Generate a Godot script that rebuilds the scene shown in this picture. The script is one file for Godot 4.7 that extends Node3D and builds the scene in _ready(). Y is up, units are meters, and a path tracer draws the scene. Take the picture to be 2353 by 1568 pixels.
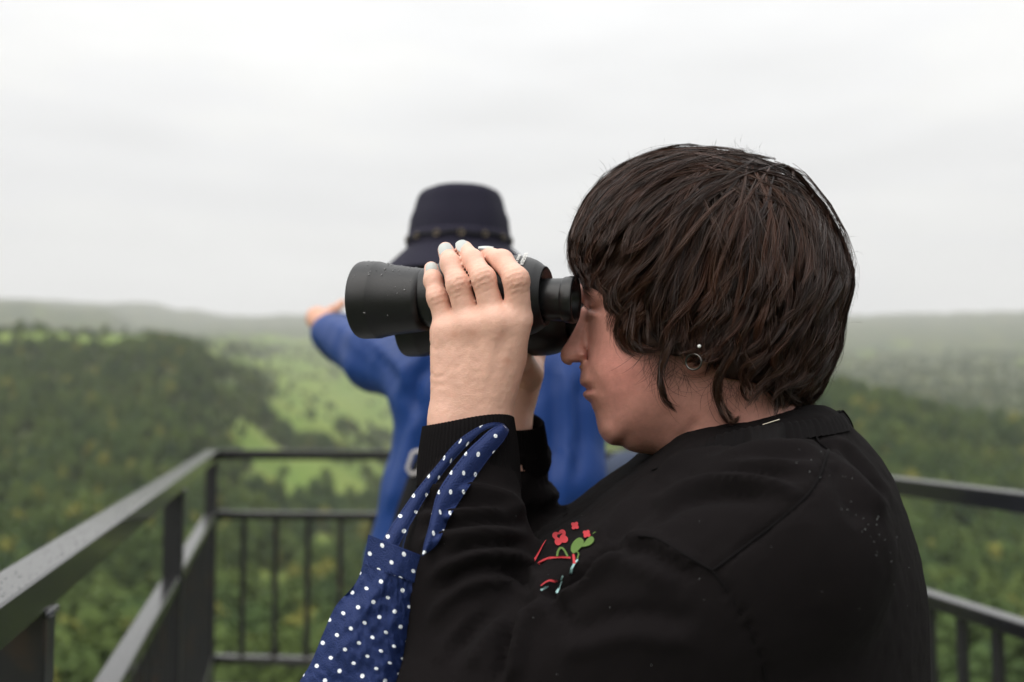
extends Node3D
# Lookout platform above a rainy valley: a woman with binoculars, a man pointing, railings, forested hills.

const F := 2288.0            # focal length in units of the 2353 x 1568 view of the photograph
const CU := 1176.5
const CV := 784.0
const PITCH := 0.0703        # camera looks up by about 4 degrees
const CAM := Vector3(0, 1.42, 0)
const MID := 0.84            # depth of the woman's plane of symmetry

var rng := RandomNumberGenerator.new()
var nz := FastNoiseLite.new()
var used_names := {}

# ---------------------------------------------------------------- positions
static func P(u: float, v: float, d: float) -> Vector3:
	var x := (u - CU) / F * d
	var y := -(v - CV) / F * d
	var c := cos(PITCH)
	var s := sin(PITCH)
	return CAM + Vector3(x, y * c + d * s, y * s - d * c)

static func PV(p: Vector3) -> Vector3:
	return View.of(p)

class View:
	static func of(p: Vector3) -> Vector3:
		var q := p - CAM
		var c := cos(PITCH)
		var s := sin(PITCH)
		var d := -q.z * c + q.y * s
		var y := q.y * c + q.z * s
		return Vector3(CU + q.x / d * F, CV - y / d * F, d)

# ---------------------------------------------------------------- mesh collecting
class MB:
	var v := PackedVector3Array()
	var c := PackedColorArray()
	var t := PackedVector2Array()
	var i := PackedInt32Array()
	var n := PackedVector3Array()
	func quad(a: int, b: int, cc: int, d: int) -> void:   # clockwise
		i.append(a); i.append(b); i.append(cc); i.append(a); i.append(cc); i.append(d)
	func tri(a: int, b: int, cc: int) -> void:
		i.append(a); i.append(b); i.append(cc)
	func normals() -> void:
		n = PackedVector3Array()
		n.resize(v.size())
		for k in range(0, i.size(), 3):
			var a := i[k]
			var b := i[k + 1]
			var d := i[k + 2]
			var x := (v[d] - v[a]).cross(v[b] - v[a])
			n[a] += x
			n[b] += x
			n[d] += x
		for k in n.size():
			n[k] = n[k].normalized()
			if n[k] == Vector3.ZERO:
				n[k] = Vector3.UP
	func join(o: MB) -> void:
		var base := v.size()
		v.append_array(o.v)
		if o.c.size() > 0:
			c.append_array(o.c)
		if o.t.size() > 0:
			t.append_array(o.t)
		if o.n.size() > 0:
			n.append_array(o.n)
		for k in o.i:
			i.append(k + base)
	func mesh() -> ArrayMesh:
		if n.size() != v.size():
			normals()
		var a := []
		a.resize(Mesh.ARRAY_MAX)
		a[Mesh.ARRAY_VERTEX] = v
		a[Mesh.ARRAY_NORMAL] = n
		a[Mesh.ARRAY_INDEX] = i
		if c.size() == v.size():
			a[Mesh.ARRAY_COLOR] = c
		if t.size() == v.size():
			a[Mesh.ARRAY_TEX_UV] = t
		var m := ArrayMesh.new()
		m.add_surface_from_arrays(Mesh.PRIMITIVE_TRIANGLES, a)
		return m

func add(called: String, mesh: Mesh, m: Material, parent: Node = self) -> MeshInstance3D:
	var o := MeshInstance3D.new()
	o.name = called
	o.mesh = mesh
	o.material_override = m
	o.cast_shadow = GeometryInstance3D.SHADOW_CASTING_SETTING_ON
	parent.add_child(o, true)
	if parent == self:
		o.name = numbered(called)
	return o

func numbered(called: String) -> String:
	var k: int = used_names.get(called, 0)
	used_names[called] = k + 1
	return called if k == 0 else "%s_%03d" % [called, k]

func thing(called: String, label: String, category: String, at := Vector3.ZERO, group := "") -> Node3D:
	var o := Node3D.new()
	o.name = numbered(called)
	add_child(o)
	o.position = at
	tag(o, label, category, group)
	return o

func tag(o: Node, label: String, category: String, group := "", kind := "") -> void:
	if label != "":
		o.set_meta("label", label)
	if category != "":
		o.set_meta("category", category)
	if group != "":
		o.set_meta("group", group)
	if kind != "":
		o.set_meta("kind", kind)

# ---------------------------------------------------------------- shapes
func beam(m: MB, a: Vector3, b: Vector3, w: float, h: float, up := Vector3.UP, bev := 0.004) -> void:
	# bar from a to b, w wide, h tall, with chamfered long edges
	var f := (b - a).normalized()
	var r := f.cross(up).normalized()
	var u := r.cross(f).normalized()
	var hw := w / 2
	var hh := h / 2
	var prof := [Vector2(hw - bev, hh), Vector2(hw, hh - bev), Vector2(hw, -hh + bev), Vector2(hw - bev, -hh), Vector2(-hw + bev, -hh), Vector2(-hw, -hh + bev), Vector2(-hw, hh - bev), Vector2(-hw + bev, hh)]
	for k in 8:
		var p: Vector2 = prof[k]
		var q: Vector2 = prof[(k + 1) % 8]
		var s := m.v.size()
		m.v.append(a + r * p.x + u * p.y)
		m.v.append(b + r * p.x + u * p.y)
		m.v.append(b + r * q.x + u * q.y)
		m.v.append(a + r * q.x + u * q.y)
		m.quad(s, s + 1, s + 2, s + 3)
	for e in 2:
		var o: Vector3 = a if e == 0 else b
		var s := m.v.size()
		for p: Vector2 in prof:
			m.v.append(o + r * p.x + u * p.y)
		for k in range(1, 7):
			if e == 0:
				m.tri(s, s + k, s + k + 1)
			else:
				m.tri(s, s + k + 1, s + k)

func tube(m: MB, pts: PackedVector3Array, rad: PackedFloat32Array, sides := 8, cap := true) -> void:
	var n := pts.size()
	var side := Vector3.ZERO
	var base := m.v.size()
	for k in n:
		var f := (pts[mini(k + 1, n - 1)] - pts[maxi(k - 1, 0)]).normalized()
		if k == 0:
			side = f.cross(Vector3.UP if absf(f.y) < 0.9 else Vector3.RIGHT).normalized()
		side = (side - f * side.dot(f)).normalized()
		var up := f.cross(side)
		for j in sides:
			var a := TAU * j / sides
			m.v.append(pts[k] + (side * cos(a) + up * sin(a)) * rad[k])
	for k in n - 1:
		for j in sides:
			var a := base + k * sides + j
			var b := base + k * sides + (j + 1) % sides
			m.quad(a, a + sides, b + sides, b)
	if cap:
		for e in 2:
			var s := m.v.size()
			m.v.append(pts[0 if e == 0 else n - 1])
			var o := base + (0 if e == 0 else (n - 1) * sides)
			for j in sides:
				if e == 0:
					m.tri(s, o + j, o + (j + 1) % sides)
				else:
					m.tri(s, o + (j + 1) % sides, o + j)

func lathe(m: MB, prof: PackedVector2Array, origin: Vector3, axis: Vector3, sides := 48, sq := Vector2.ONE, closed := false) -> void:
	# prof: (distance along the axis, radius)
	var f := axis.normalized()
	var s := f.cross(Vector3.UP if absf(f.y) < 0.9 else Vector3.FORWARD).normalized()
	var u := s.cross(f).normalized()
	var base := m.v.size()
	for p in prof:
		for j in sides:
			var a := TAU * j / sides
			m.v.append(origin + f * p.x + (s * cos(a) * sq.x + u * sin(a) * sq.y) * p.y)
	var n := prof.size()
	for k in (n if closed else n - 1):
		for j in sides:
			var a := base + k * sides + j
			var b := base + k * sides + (j + 1) % sides
			var a2 := base + ((k + 1) % n) * sides + j
			var b2 := base + ((k + 1) % n) * sides + (j + 1) % sides
			m.quad(a, b, b2, a2)

func smooth_line(pts: PackedVector2Array, per := 6) -> PackedVector2Array:
	var out := PackedVector2Array()
	var n := pts.size()
	for k in n - 1:
		var a := pts[maxi(k - 1, 0)]
		var b := pts[k]
		var c := pts[k + 1]
		var d := pts[mini(k + 2, n - 1)]
		for j in per:
			out.append(b.cubic_interpolate(c, a, d, float(j) / per))
	out.append(pts[n - 1])
	return out

func at_line(pts: PackedVector2Array, t: float) -> Vector2:
	var x := clampf(t, 0, 1) * (pts.size() - 1)
	var k := mini(int(x), pts.size() - 2)
	return pts[k].cubic_interpolate(pts[k + 1], pts[maxi(k - 1, 0)], pts[mini(k + 2, pts.size() - 1)], x - k)

func V2(a: Array) -> PackedVector2Array:
	var o := PackedVector2Array()
	for k in range(0, a.size(), 2):
		o.append(Vector2(a[k], a[k + 1]))
	return o

func table(x: float, t: PackedVector2Array) -> float:
	if x <= t[0].x:
		return t[0].y
	for k in t.size() - 1:
		if x < t[k + 1].x:
			return lerpf(t[k].y, t[k + 1].y, (x - t[k].x) / (t[k + 1].x - t[k].x))
	return t[t.size() - 1].y

static func seg_dist2(p: Vector2, pts: PackedVector2Array) -> float:
	var best := 1e12
	for k in pts.size() - 1:
		var a := pts[k]
		var ab := pts[k + 1] - a
		var h := clampf((p - a).dot(ab) / maxf(ab.length_squared(), 1e-6), 0, 1)
		best = minf(best, (a + ab * h).distance_squared_to(p))
	return best

# ---------------------------------------------------------------- 2-D signed distances, tabulated (view units; inside positive)
class Outline:
	var lo: Vector2
	var step := 4.0
	var nx := 0
	var ny := 0
	var g := PackedFloat32Array()
	func _init(poly: PackedVector2Array, l: Vector2, h: Vector2, st := 4.0) -> void:
		lo = l
		step = st
		nx = int((h.x - l.x) / st) + 2
		ny = int((h.y - l.y) / st) + 2
		g.resize(nx * ny)
		var ring := poly.duplicate()
		ring.append(poly[0])
		for j in ny:
			for i in nx:
				var p := lo + Vector2(i, j) * step
				var best := 1e12
				var inside := false
				for k in ring.size() - 1:
					var a := ring[k]
					var b := ring[k + 1]
					var ab := b - a
					var pa := p - a
					var hh := clampf(pa.dot(ab) / maxf(ab.length_squared(), 1e-6), 0, 1)
					best = minf(best, (pa - ab * hh).length_squared())
					if (a.y > p.y) != (b.y > p.y) and p.x < ab.x * pa.y / ab.y + a.x:
						inside = not inside
				g[j * nx + i] = sqrt(best) * (1.0 if inside else -1.0)
	func soften(rad: int, from: float, to: float) -> void:
		# rounds the creases of the distance field away from the outline itself
		var a := g.duplicate()
		for pass_no in 3:
			for axis in 2:
				var b := a.duplicate()
				var n := nx if axis == 0 else ny
				var st := 1 if axis == 0 else nx
				for row in (ny if axis == 0 else nx):
					var base := row * nx if axis == 0 else row
					var sum := 0.0
					for k in range(-rad, rad + 1):
						sum += b[base + clampi(k, 0, n - 1) * st]
					for k in n:
						a[base + k * st] = sum / (2 * rad + 1)
						sum += b[base + mini(k + rad + 1, n - 1) * st] - b[base + maxi(k - rad, 0) * st]
		for k in g.size():
			g[k] = lerpf(g[k], a[k], smoothstep(from, to, g[k]))
	func at(u: float, v: float) -> float:
		var x := clampf((u - lo.x) / step, 0, nx - 1.001)
		var y := clampf((v - lo.y) / step, 0, ny - 1.001)
		var i := int(x)
		var j := int(y)
		var fx := x - i
		var fy := y - j
		var k := j * nx + i
		var out := lerpf(lerpf(g[k], g[k + 1], fx), lerpf(g[k + nx], g[k + nx + 1], fx), fy)
		var off := absf(u - clampf(u, lo.x, lo.x + (nx - 1) * step)) + absf(v - clampf(v, lo.y, lo.y + (ny - 1) * step))
		return out - off

# ---------------------------------------------------------------- implicit bodies
class Bones:
	var a := PackedVector3Array()
	var ba := PackedVector3Array()
	var il := PackedFloat32Array()
	var ra := PackedFloat32Array()
	var dr := PackedFloat32Array()
	var gr := PackedInt32Array()
	var act := PackedInt32Array()
	var k0 := 0.01
	var kf := 0.006
	var kg := 0.004
	func cap(p: Vector3, q: Vector3, r: float, s: float, g := 0) -> void:
		a.append(p)
		ba.append(q - p)
		il.append(1.0 / maxf((q - p).length_squared(), 1e-9))
		ra.append(r)
		dr.append(s - r)
		gr.append(g)
		act.append(a.size() - 1)
	func prep(c: Vector3, r: float) -> void:
		var ds := PackedFloat32Array()
		var least := 1e9
		for k in a.size():
			var d := one(k, c)
			ds.append(d)
			least = minf(least, d)
		act = PackedInt32Array()
		for k in a.size():
			if ds[k] < least + 2 * r + 3 * k0:
				act.append(k)
	func one(k: int, p: Vector3) -> float:
		var pa := p - a[k]
		var h := clampf(pa.dot(ba[k]) * il[k], 0, 1)
		return (pa - ba[k] * h).length() - ra[k] - dr[k] * h
	func eval(p: Vector3) -> float:
		var palm := 1e3
		var best := 1e3
		var cur := -1
		var val := 1e3
		for k in act:
			var pa := p - a[k]
			var h := clampf(pa.dot(ba[k]) * il[k], 0, 1)
			var d := (pa - ba[k] * h).length() - ra[k] - dr[k] * h
			var g := gr[k]
			if g == 0:
				var e := maxf(k0 - absf(palm - d), 0) / k0
				palm = minf(palm, d) - e * e * k0 * 0.25
				continue
			if g != cur:
				if cur > 0:
					var e2 := maxf(kf - absf(palm - val), 0) / kf
					best = minf(best, minf(palm, val) - e2 * e2 * kf * 0.25)
				cur = g
				val = d
			else:
				var e3 := maxf(kg - absf(val - d), 0) / kg
				val = minf(val, d) - e3 * e3 * kg * 0.25
		if cur > 0:
			var e4 := maxf(kf - absf(palm - val), 0) / kf
			best = minf(best, minf(palm, val) - e4 * e4 * kf * 0.25)
		return minf(best, palm)

func nets(field, lo: Vector3, hi: Vector3, c: float) -> MB:
	var nx := int((hi.x - lo.x) / c) + 2
	var ny := int((hi.y - lo.y) / c) + 2
	var nzz := int((hi.z - lo.z) / c) + 2
	var sxy := nx * ny
	var vals := PackedFloat32Array()
	vals.resize(nx * ny * nzz)
	var B := 6
	var act := []
	var r := B * c * 0.87
	for bk in range(0, nzz, B):
		for bj in range(0, ny, B):
			for bi in range(0, nx, B):
				var cen := lo + Vector3(bi + B * 0.5, bj + B * 0.5, bk + B * 0.5) * c
				field.prep(cen, r)
				var v: float = field.eval(cen)
				var near := absf(v) < r * 1.5
				if near:
					act.append(Vector3i(bi, bj, bk))
				for k in range(bk, mini(bk + B, nzz)):
					for j in range(bj, mini(bj + B, ny)):
						var at := k * sxy + j * nx
						for i in range(bi, mini(bi + B, nx)):
							vals[at + i] = field.eval(lo + Vector3(i, j, k) * c) if near else v
	var idx := PackedInt32Array()
	idx.resize(vals.size())
	idx.fill(-1)
	var m := MB.new()
	var off := PackedInt32Array([0, 1, nx, nx + 1, sxy, sxy + 1, sxy + nx, sxy + nx + 1])
	var pos := PackedVector3Array([Vector3(0, 0, 0), Vector3(1, 0, 0), Vector3(0, 1, 0), Vector3(1, 1, 0), Vector3(0, 0, 1), Vector3(1, 0, 1), Vector3(0, 1, 1), Vector3(1, 1, 1)])
	var ea := PackedInt32Array([0, 2, 4, 6, 0, 1, 4, 5, 0, 1, 2, 3])
	var eb := PackedInt32Array([1, 3, 5, 7, 2, 3, 6, 7, 4, 5, 6, 7])
	var cells := PackedInt32Array()
	for b: Vector3i in act:
		for k in range(b.z, mini(b.z + B, nzz - 1)):
			for j in range(b.y, mini(b.y + B, ny - 1)):
				for i in range(b.x, mini(b.x + B, nx - 1)):
					var at := k * sxy + j * nx + i
					var neg := 0
					for q in 8:
						if vals[at + off[q]] < 0:
							neg += 1
					if neg == 0 or neg == 8:
						continue
					var sum := Vector3.ZERO
					var cnt := 0
					for e in 12:
						var va := vals[at + off[ea[e]]]
						var vb := vals[at + off[eb[e]]]
						if (va < 0) != (vb < 0):
							sum += pos[ea[e]].lerp(pos[eb[e]], va / (va - vb))
							cnt += 1
					idx[at] = m.v.size()
					m.v.append(lo + (Vector3(i, j, k) + sum / cnt) * c)
					cells.append(at)
	for at in cells:
		var v0 := vals[at] < 0
		for ax in 3:
			var st: int = [1, nx, sxy][ax]
			if (vals[at + st] < 0) == v0:
				continue
			var s1: int = [nx, sxy, 1][ax]
			var s2: int = [sxy, 1, nx][ax]
			if at - s1 - s2 < 0:
				continue
			var qa := idx[at]
			var qb := idx[at - s1]
			var qc := idx[at - s1 - s2]
			var qd := idx[at - s2]
			if qa < 0 or qb < 0 or qc < 0 or qd < 0:
				continue
			if v0:
				m.quad(qa, qd, qc, qb)
			else:
				m.quad(qa, qb, qc, qd)
	return m

# ---------------------------------------------------------------- bodies drawn by their outline from the side
class Relief:
	var lo: Vector2
	var step := 3.0
	var nx := 0
	var ny := 0
	var g := PackedFloat32Array()
	func _init(l: Vector2, h: Vector2, st := 3.0) -> void:
		lo = l
		step = st
		nx = int((h.x - l.x) / st) + 2
		ny = int((h.y - l.y) / st) + 2
		g.resize(nx * ny)
	func line(pts: PackedVector2Array, w: float, amp: float, taper := true) -> void:
		var a := pts[0]
		var b := pts[0]
		for p in pts:
			a = a.min(p)
			b = b.max(p)
		var i0 := clampi(int((a.x - 3 * w - lo.x) / step), 0, nx - 1)
		var i1 := clampi(int((b.x + 3 * w - lo.x) / step) + 1, 0, nx - 1)
		var j0 := clampi(int((a.y - 3 * w - lo.y) / step), 0, ny - 1)
		var j1 := clampi(int((b.y + 3 * w - lo.y) / step) + 1, 0, ny - 1)
		for j in range(j0, j1 + 1):
			for i in range(i0, i1 + 1):
				var p := lo + Vector2(i, j) * step
				var best := 1e12
				var where := 0.0
				for k in pts.size() - 1:
					var ab := pts[k + 1] - pts[k]
					var pa := p - pts[k]
					var h := clampf(pa.dot(ab) / maxf(ab.length_squared(), 1e-6), 0, 1)
					var d := (pa - ab * h).length_squared()
					if d < best:
						best = d
						where = (k + h) / (pts.size() - 1)
				if best < 9 * w * w:
					g[j * nx + i] += amp * exp(-best / (w * w)) * (minf(1.0, 5.0 * minf(where, 1 - where) + 0.1) if taper else 1.0)
	func at(u: float, v: float) -> float:
		var x := (u - lo.x) / step
		var y := (v - lo.y) / step
		if x < 0 or y < 0 or x >= nx - 1 or y >= ny - 1:
			return 0.0
		var i := int(x)
		var j := int(y)
		var fx := x - i
		var fy := y - j
		var k := j * nx + i
		return lerpf(lerpf(g[k], g[k + 1], fx), lerpf(g[k + nx], g[k + nx + 1], fx), fy)

class Pillow:
	var o: Outline
	var zt := PackedFloat32Array()
	var rt := PackedFloat32Array()
	var v0 := 0.0
	var zm := -0.838
	var pw := 2.0
	var grow := 0.0
	var relief: Relief
	func val(p: Vector3) -> float:
		var h := absf(p.z - zm)
		var q := View.of(Vector3(p.x, p.y, zm + h))
		var s := q.z / F
		var t := o.at(q.x, q.y) * s + grow
		var kf := clampf((q.y - v0) / 5.0, 0, zt.size() - 1.001)
		var k := int(kf)
		var Z := lerpf(zt[k], zt[k + 1], kf - k) + grow
		var R := lerpf(rt[k], rt[k + 1], kf - k)
		var a := maxf(0.0, 1.0 - t / R)
		var b := h / Z
		var e := sqrt(a * a + b * b) if pw == 2.0 else pow(pow(a, pw) + pow(b, pw), 1.0 / pw)
		var out := (e - 1.0) * minf(R, Z) * 0.9
		if relief:
			out -= relief.at(q.x, q.y)
		return out
	func prep(_c: Vector3, _r: float) -> void:
		pass
	func eval(p: Vector3) -> float:
		return val(p)

class Union:            # pillows joined with bones
	var pil: Array[Pillow] = []
	var k := 0.012
	var bones: Bones
	var cut: Outline    # keep only what lies inside this outline
	var use_bones := true
	var use_rest := true
	func prep(c: Vector3, r: float) -> void:
		use_bones = false
		if bones:
			bones.act = PackedInt32Array(range(bones.a.size()))
			use_bones = bones.eval(c) < 2 * r + 2 * k
			bones.prep(c, r)
		use_rest = false
		for n in range(1, pil.size()):
			if pil[n].val(c) < 2.5 * r + .012:
				use_rest = true
	func eval(p: Vector3) -> float:
		var d := pil[0].val(p)
		for n in range(1, pil.size()):
			if not use_rest:
				break
			var b := pil[n].val(p)
			var e := maxf(0.006 - absf(d - b), 0) / 0.006
			d = minf(d, b) - e * e * 0.0015
		if bones and use_bones:
			var b2 := bones.eval(p)
			var e2 := maxf(k - absf(d - b2), 0) / k
			d = minf(d, b2) - e2 * e2 * k * 0.25
		if cut:
			var h := absf(p.z - pil[0].zm)
			var q := View.of(Vector3(p.x, p.y, pil[0].zm + h))
			d = maxf(d, -cut.at(q.x, q.y) * q.z / F)
		return d

func pillow(poly: Array, zt: Array, rt: Array, lo: Vector2, hi: Vector2, st := 4.0) -> Pillow:
	var p := Pillow.new()
	p.o = Outline.new(V2(poly), lo, hi, st)
	p.v0 = lo.y
	var z := V2(zt)
	var r := V2(rt)
	for k in int((hi.y - lo.y) / 5.0) + 1:
		p.zt.append(table(lo.y + k * 5.0, z))
		p.rt.append(table(lo.y + k * 5.0, r))
	return p

# ---------------------------------------------------------------- materials
func img_tex(size: int, fn: Callable, mip := true) -> ImageTexture:
	var im := Image.create(size, size, false, Image.FORMAT_RGBA8)
	for y in size:
		for x in size:
			im.set_pixel(x, y, fn.call(x, y))
	if mip:
		im.generate_mipmaps()
	return ImageTexture.create_from_image(im)

func noise_img(sd: int, freq: float, size := 512, oct := 4, type := FastNoiseLite.TYPE_SIMPLEX_SMOOTH) -> Image:
	var n := FastNoiseLite.new()
	n.seed = sd
	n.frequency = freq
	n.noise_type = type
	n.fractal_octaves = oct
	return n.get_seamless_image(size, size)

func mat(col: Color, rough := 0.7, spec := 0.5, metal := 0.0) -> StandardMaterial3D:
	var m := StandardMaterial3D.new()
	m.albedo_color = col.linear_to_srgb()
	m.roughness = rough
	m.metallic_specular = spec
	m.metallic = metal
	return m

func vmat(rough := 0.7, spec := 0.5) -> StandardMaterial3D:
	var m := mat(Color.WHITE, rough, spec)
	m.vertex_color_use_as_albedo = true
	return m

func relief_on(m: StandardMaterial3D, im: Image, tile: float, cm: float) -> void:
	m.heightmap_enabled = true
	m.heightmap_texture = ImageTexture.create_from_image(im)
	m.heightmap_scale = cm
	m.uv1_triplanar = true
	m.uv1_scale = Vector3.ONE / tile

# ---------------------------------------------------------------- the woman
const HEAD_FACE := [1345, 600, 1352, 540, 1378, 480, 1432, 425, 1520, 388, 1620, 373, 1720, 380, 1805, 416, 1862, 484, 1895, 560, 1905, 640, 1890, 720, 1868, 800, 1845, 870, 1838, 925, 1868, 952, 1900, 985, 1915, 1040, 1915, 1160, 1560, 1160, 1545, 1075, 1528, 1055, 1505, 1046, 1463, 1041, 1441, 1035, 1431, 1028, 1422, 1025, 1404, 1022, 1392, 1013, 1381, 995, 1375, 975, 1369, 948, 1360, 931, 1349, 918, 1342, 910, 1343, 901, 1348, 893, 1336, 883, 1334, 872, 1337, 855, 1338, 841, 1346, 820, 1352, 790, 1351, 760, 1346, 735, 1340, 714, 1338, 690, 1329, 661, 1336, 625]
const NOSE := [1339, 684, 1337, 714, 1328, 740, 1316, 764, 1302, 787, 1291, 802, 1287.6, 816, 1291, 830, 1301, 838, 1316, 841, 1330, 842, 1344, 840, 1356, 832, 1360, 815, 1356, 795, 1353, 760, 1350, 720]
const HEAD_Z := [340, .070, 500, .075, 650, .073, 720, .070, 800, .068, 900, .064, 1000, .058, 1060, .060, 1160, .066]
const HEAD_R := [340, .078, 600, .074, 700, .052, 800, .050, 900, .050, 1000, .052, 1160, .06]

func hb(x: float, y: float, d: float) -> Vector3:     # hand close-up -> world
	return P(792.7 + x * .28203, 545.7 + y * .28203, d)

func hand_bones() -> Bones:
	var b := Bones.new()
	b.k0 = 0.011
	b.kf = 0.0045
	b.kg = 0.005
	var wl := hb(865, 1500, .795)
	var wr := hb(1165, 1510, .795)
	var mc := [hb(812, 775, .795), hb(1000, 735, .786), hb(1215, 700, .778), hb(1398, 690, .777)]
	b.cap(mc[0], wl, .0118, .0165)
	b.cap(mc[1], wl.lerp(wr, .33), .0126, .0165)
	b.cap(mc[2], wl.lerp(wr, .66), .0130, .0165)
	b.cap(mc[3], wr, .0124, .0170)
	b.cap(wl, hb(880, 2000, .79), .0165, .022)
	b.cap(wr, hb(1150, 2000, .79), .0170, .022)
	b.cap(hb(1245, 690, .7745), hb(1245, 690, .7745), .0105, .0105)
	b.cap(hb(1030, 712, .782), hb(1030, 712, .782), .0100, .0100)
	b.cap(hb(860, 760, .793), hb(860, 760, .793), .0095, .0095)
	b.cap(hb(1330, 960, .795), hb(1180, 1300, .795), .014, .014)
	# fingers: knuckle, middle joint, end joint, tip
	var f := [
		[[838, 735, .796, .0098], [752, 490, .796, .0078], [718, 350, .803, .0070], [704, 258, .813, .0062]],
		[[1012, 690, .788, .0108], [922, 385, .785, .0090], [860, 215, .797, .0077], [820, 104, .813, .0066]],
		[[1212, 650, .780, .0108], [1130, 335, .777, .0090], [1042, 185, .794, .0078], [968, 88, .811, .0066]],
		[[1412, 640, .778, .0106], [1396, 345, .771, .0096], [1282, 190, .789, .0082], [1156, 136, .806, .0062]]]
	for n in 4:
		for k in 3:
			var p: Array = f[n][k]
			var q: Array = f[n][k + 1]
			b.cap(hb(p[0], p[1], p[2]), hb(q[0], q[1], q[2]), p[3], q[3], n + 1)
	b.cap(hb(1330, 1000, .810), hb(1230, 880, .848), .014, .0115, 5)
	b.cap(hb(1230, 880, .848), hb(1060, 850, .868), .0115, .0095, 5)
	b.cap(hb(1060, 850, .868), hb(920, 820, .876), .0095, .007, 5)
	return b

func build_body() -> MB:
	# head and neck
	var head := Union.new()
	var face := pillow(HEAD_FACE, HEAD_Z, HEAD_R, Vector2(1240, 330), Vector2(1960, 1180), 3.0)
	face.o.soften(5, 5.0, 30.0)
	var nose := pillow(NOSE, [680, .0085, 740, .0095, 780, .0115, 810, .0150, 835, .0165], [680, .010, 760, .011, 800, .013, 835, .012], Vector2(1270, 660), Vector2(1380, 860), 1.5)
	var rl := Relief.new(Vector2(1280, 600), Vector2(1920, 1100), 2.0)
	var fold := func(a: Array, w: float, amp: float) -> void:
		rl.line(smooth_line(V2(a), 4), w, amp, w < 10.0)
	fold.call([1346, 818, 1356, 850, 1374, 885, 1392, 912], 9.5, -.0009)                   # fold from nose to chin
	fold.call([1366, 830, 1384, 866, 1410, 905], 22.0, .0004)
	fold.call([1343, 893, 1353, 894.5, 1364, 896, 1370, 899], 3.2, -.0016)                 # mouth
	fold.call([1345, 907, 1354, 905], 5.0, .0006)
	fold.call([1352, 925, 1366, 930], 9.0, -.0008)                                         # under the lip
	fold.call([1348, 700, 1362, 706, 1376, 708], 13.0, -.0030)                             # eye socket
	fold.call([1346, 697, 1354, 701, 1362, 706], 6.0, .0022)                               # closed lid
	fold.call([1344, 703, 1353, 706, 1360, 710, 1370, 713], 2.6, -.0016)                   # lash line
	fold.call([1348, 722, 1360, 724, 1374, 722], 8.0, .0012)
	fold.call([1346, 742, 1354, 737, 1366, 728], 5.0, -.0008)
	fold.call([1362, 709, 1378, 701, 1396, 689], 3.0, -.0009)
	fold.call([1363, 711, 1382, 709, 1402, 703], 3.0, -.0009)
	fold.call([1363, 713, 1382, 717, 1400, 722], 3.0, -.0008)
	fold.call([1348, 664, 1362, 668, 1385, 675], 12.0, .0016)                              # brow
	fold.call([1343, 797, 1350, 812, 1349, 834], 3.6, -.0024)                              # wing of the nose
	fold.call([1313, 835, 1326, 836, 1338, 833], 4.0, -.0045)                              # nostril
	fold.call([1326, 818, 1336, 810, 1342, 822], 7.0, .0020)
	fold.call([1425, 780, 1445, 830], 46.0, .0014)                                         # cheek
	fold.call([1432, 1028, 1440, 1005], 14.0, -.0006)                                      # chin from jowl
	fold.call([1398, 990, 1412, 1002], 18.0, .0016)
	fold.call([1545, 1054, 1566, 1014, 1596, 980], 16.0, -.0014)                           # jaw from neck
	face.relief = rl
	nose.relief = rl
	head.pil = [face, nose]
	head.bones = Bones.new()
	head.bones.k0 = .004
	for s in [1, -1]:
		var q := [P(1640, 735, MID - .073), P(1612, 770, MID - .072), P(1602, 838, MID - .070), P(1630, 800, MID - .069)]
		if s < 0:
			for k in 4:
				q[k].z = 2 * -.838 - q[k].z
		head.bones.cap(q[0], q[1], .0085, .006)
		head.bones.cap(q[0], q[3], .0085, .010)
		head.bones.cap(q[3], q[2], .0095, .0070)
	head.k = .008
	var lo := P(1275, 1150, .80)
	var hi := P(1935, 360, .84)
	var m := nets(head, Vector3(lo.x, lo.y, -.838 - .09), Vector3(hi.x, hi.y, -.838 + .096), .0019)
	nz.frequency = 60.0
	for p in m.v:
		var q := PV(p)
		var base := Color(.54, .262, .212)  # darker than the hands: some flush, mostly facial shade put into the colour
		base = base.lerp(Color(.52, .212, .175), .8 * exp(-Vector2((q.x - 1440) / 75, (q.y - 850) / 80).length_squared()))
		# lips
		if q.x < 1366 and q.y > 880 and q.y < 918:
			base = base.lerp(Color(.46, .190, .160), .7 * (1.0 - smoothstep(.6, 1.0, absf(q.y - 897 - (q.x - 1345) * .05) / (18.0 - maxf(q.x - 1345, 0.0) * .7))))
		base = base * (1.0 + .12 * nz.get_noise_3dv(p * 1.5) + .09 * nz.get_noise_3dv(p * 5.0) + .08 * nz.get_noise_3dv(p * 14.0))
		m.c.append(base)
	# hands
	var bones := hand_bones()
	var h1 := nets(bones, hb(600, 1900, .79) * Vector3(1, 1, 0) + Vector3(0, 0, -.90), hb(1560, 20, .80) * Vector3(1, 1, 0) + Vector3(0, 0, -.755), .0016)
	var kn := [[hb(925, 385, .777), hb(862, 215, .8), hb(1005, 640, .79), .011], [hb(1128, 335, .768), hb(1042, 185, .8), hb(1205, 600, .79), .011], [hb(760, 490, .79), hb(722, 350, .8), hb(830, 690, .795), .009], [hb(1388, 350, .762), hb(1290, 205, .8), hb(1405, 600, .79), .012], [hb(862, 215, .80), hb(822, 110, .81), hb(925, 385, .79), .005], [hb(1042, 185, .80), hb(972, 92, .81), hb(1128, 335, .79), .005], [hb(722, 350, .80), hb(712, 262, .81), hb(760, 490, .79), .005]]
	h1.normals()
	var tendons := Relief.new(Vector2(960, 560), Vector2(1240, 1000), 2.0)
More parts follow.
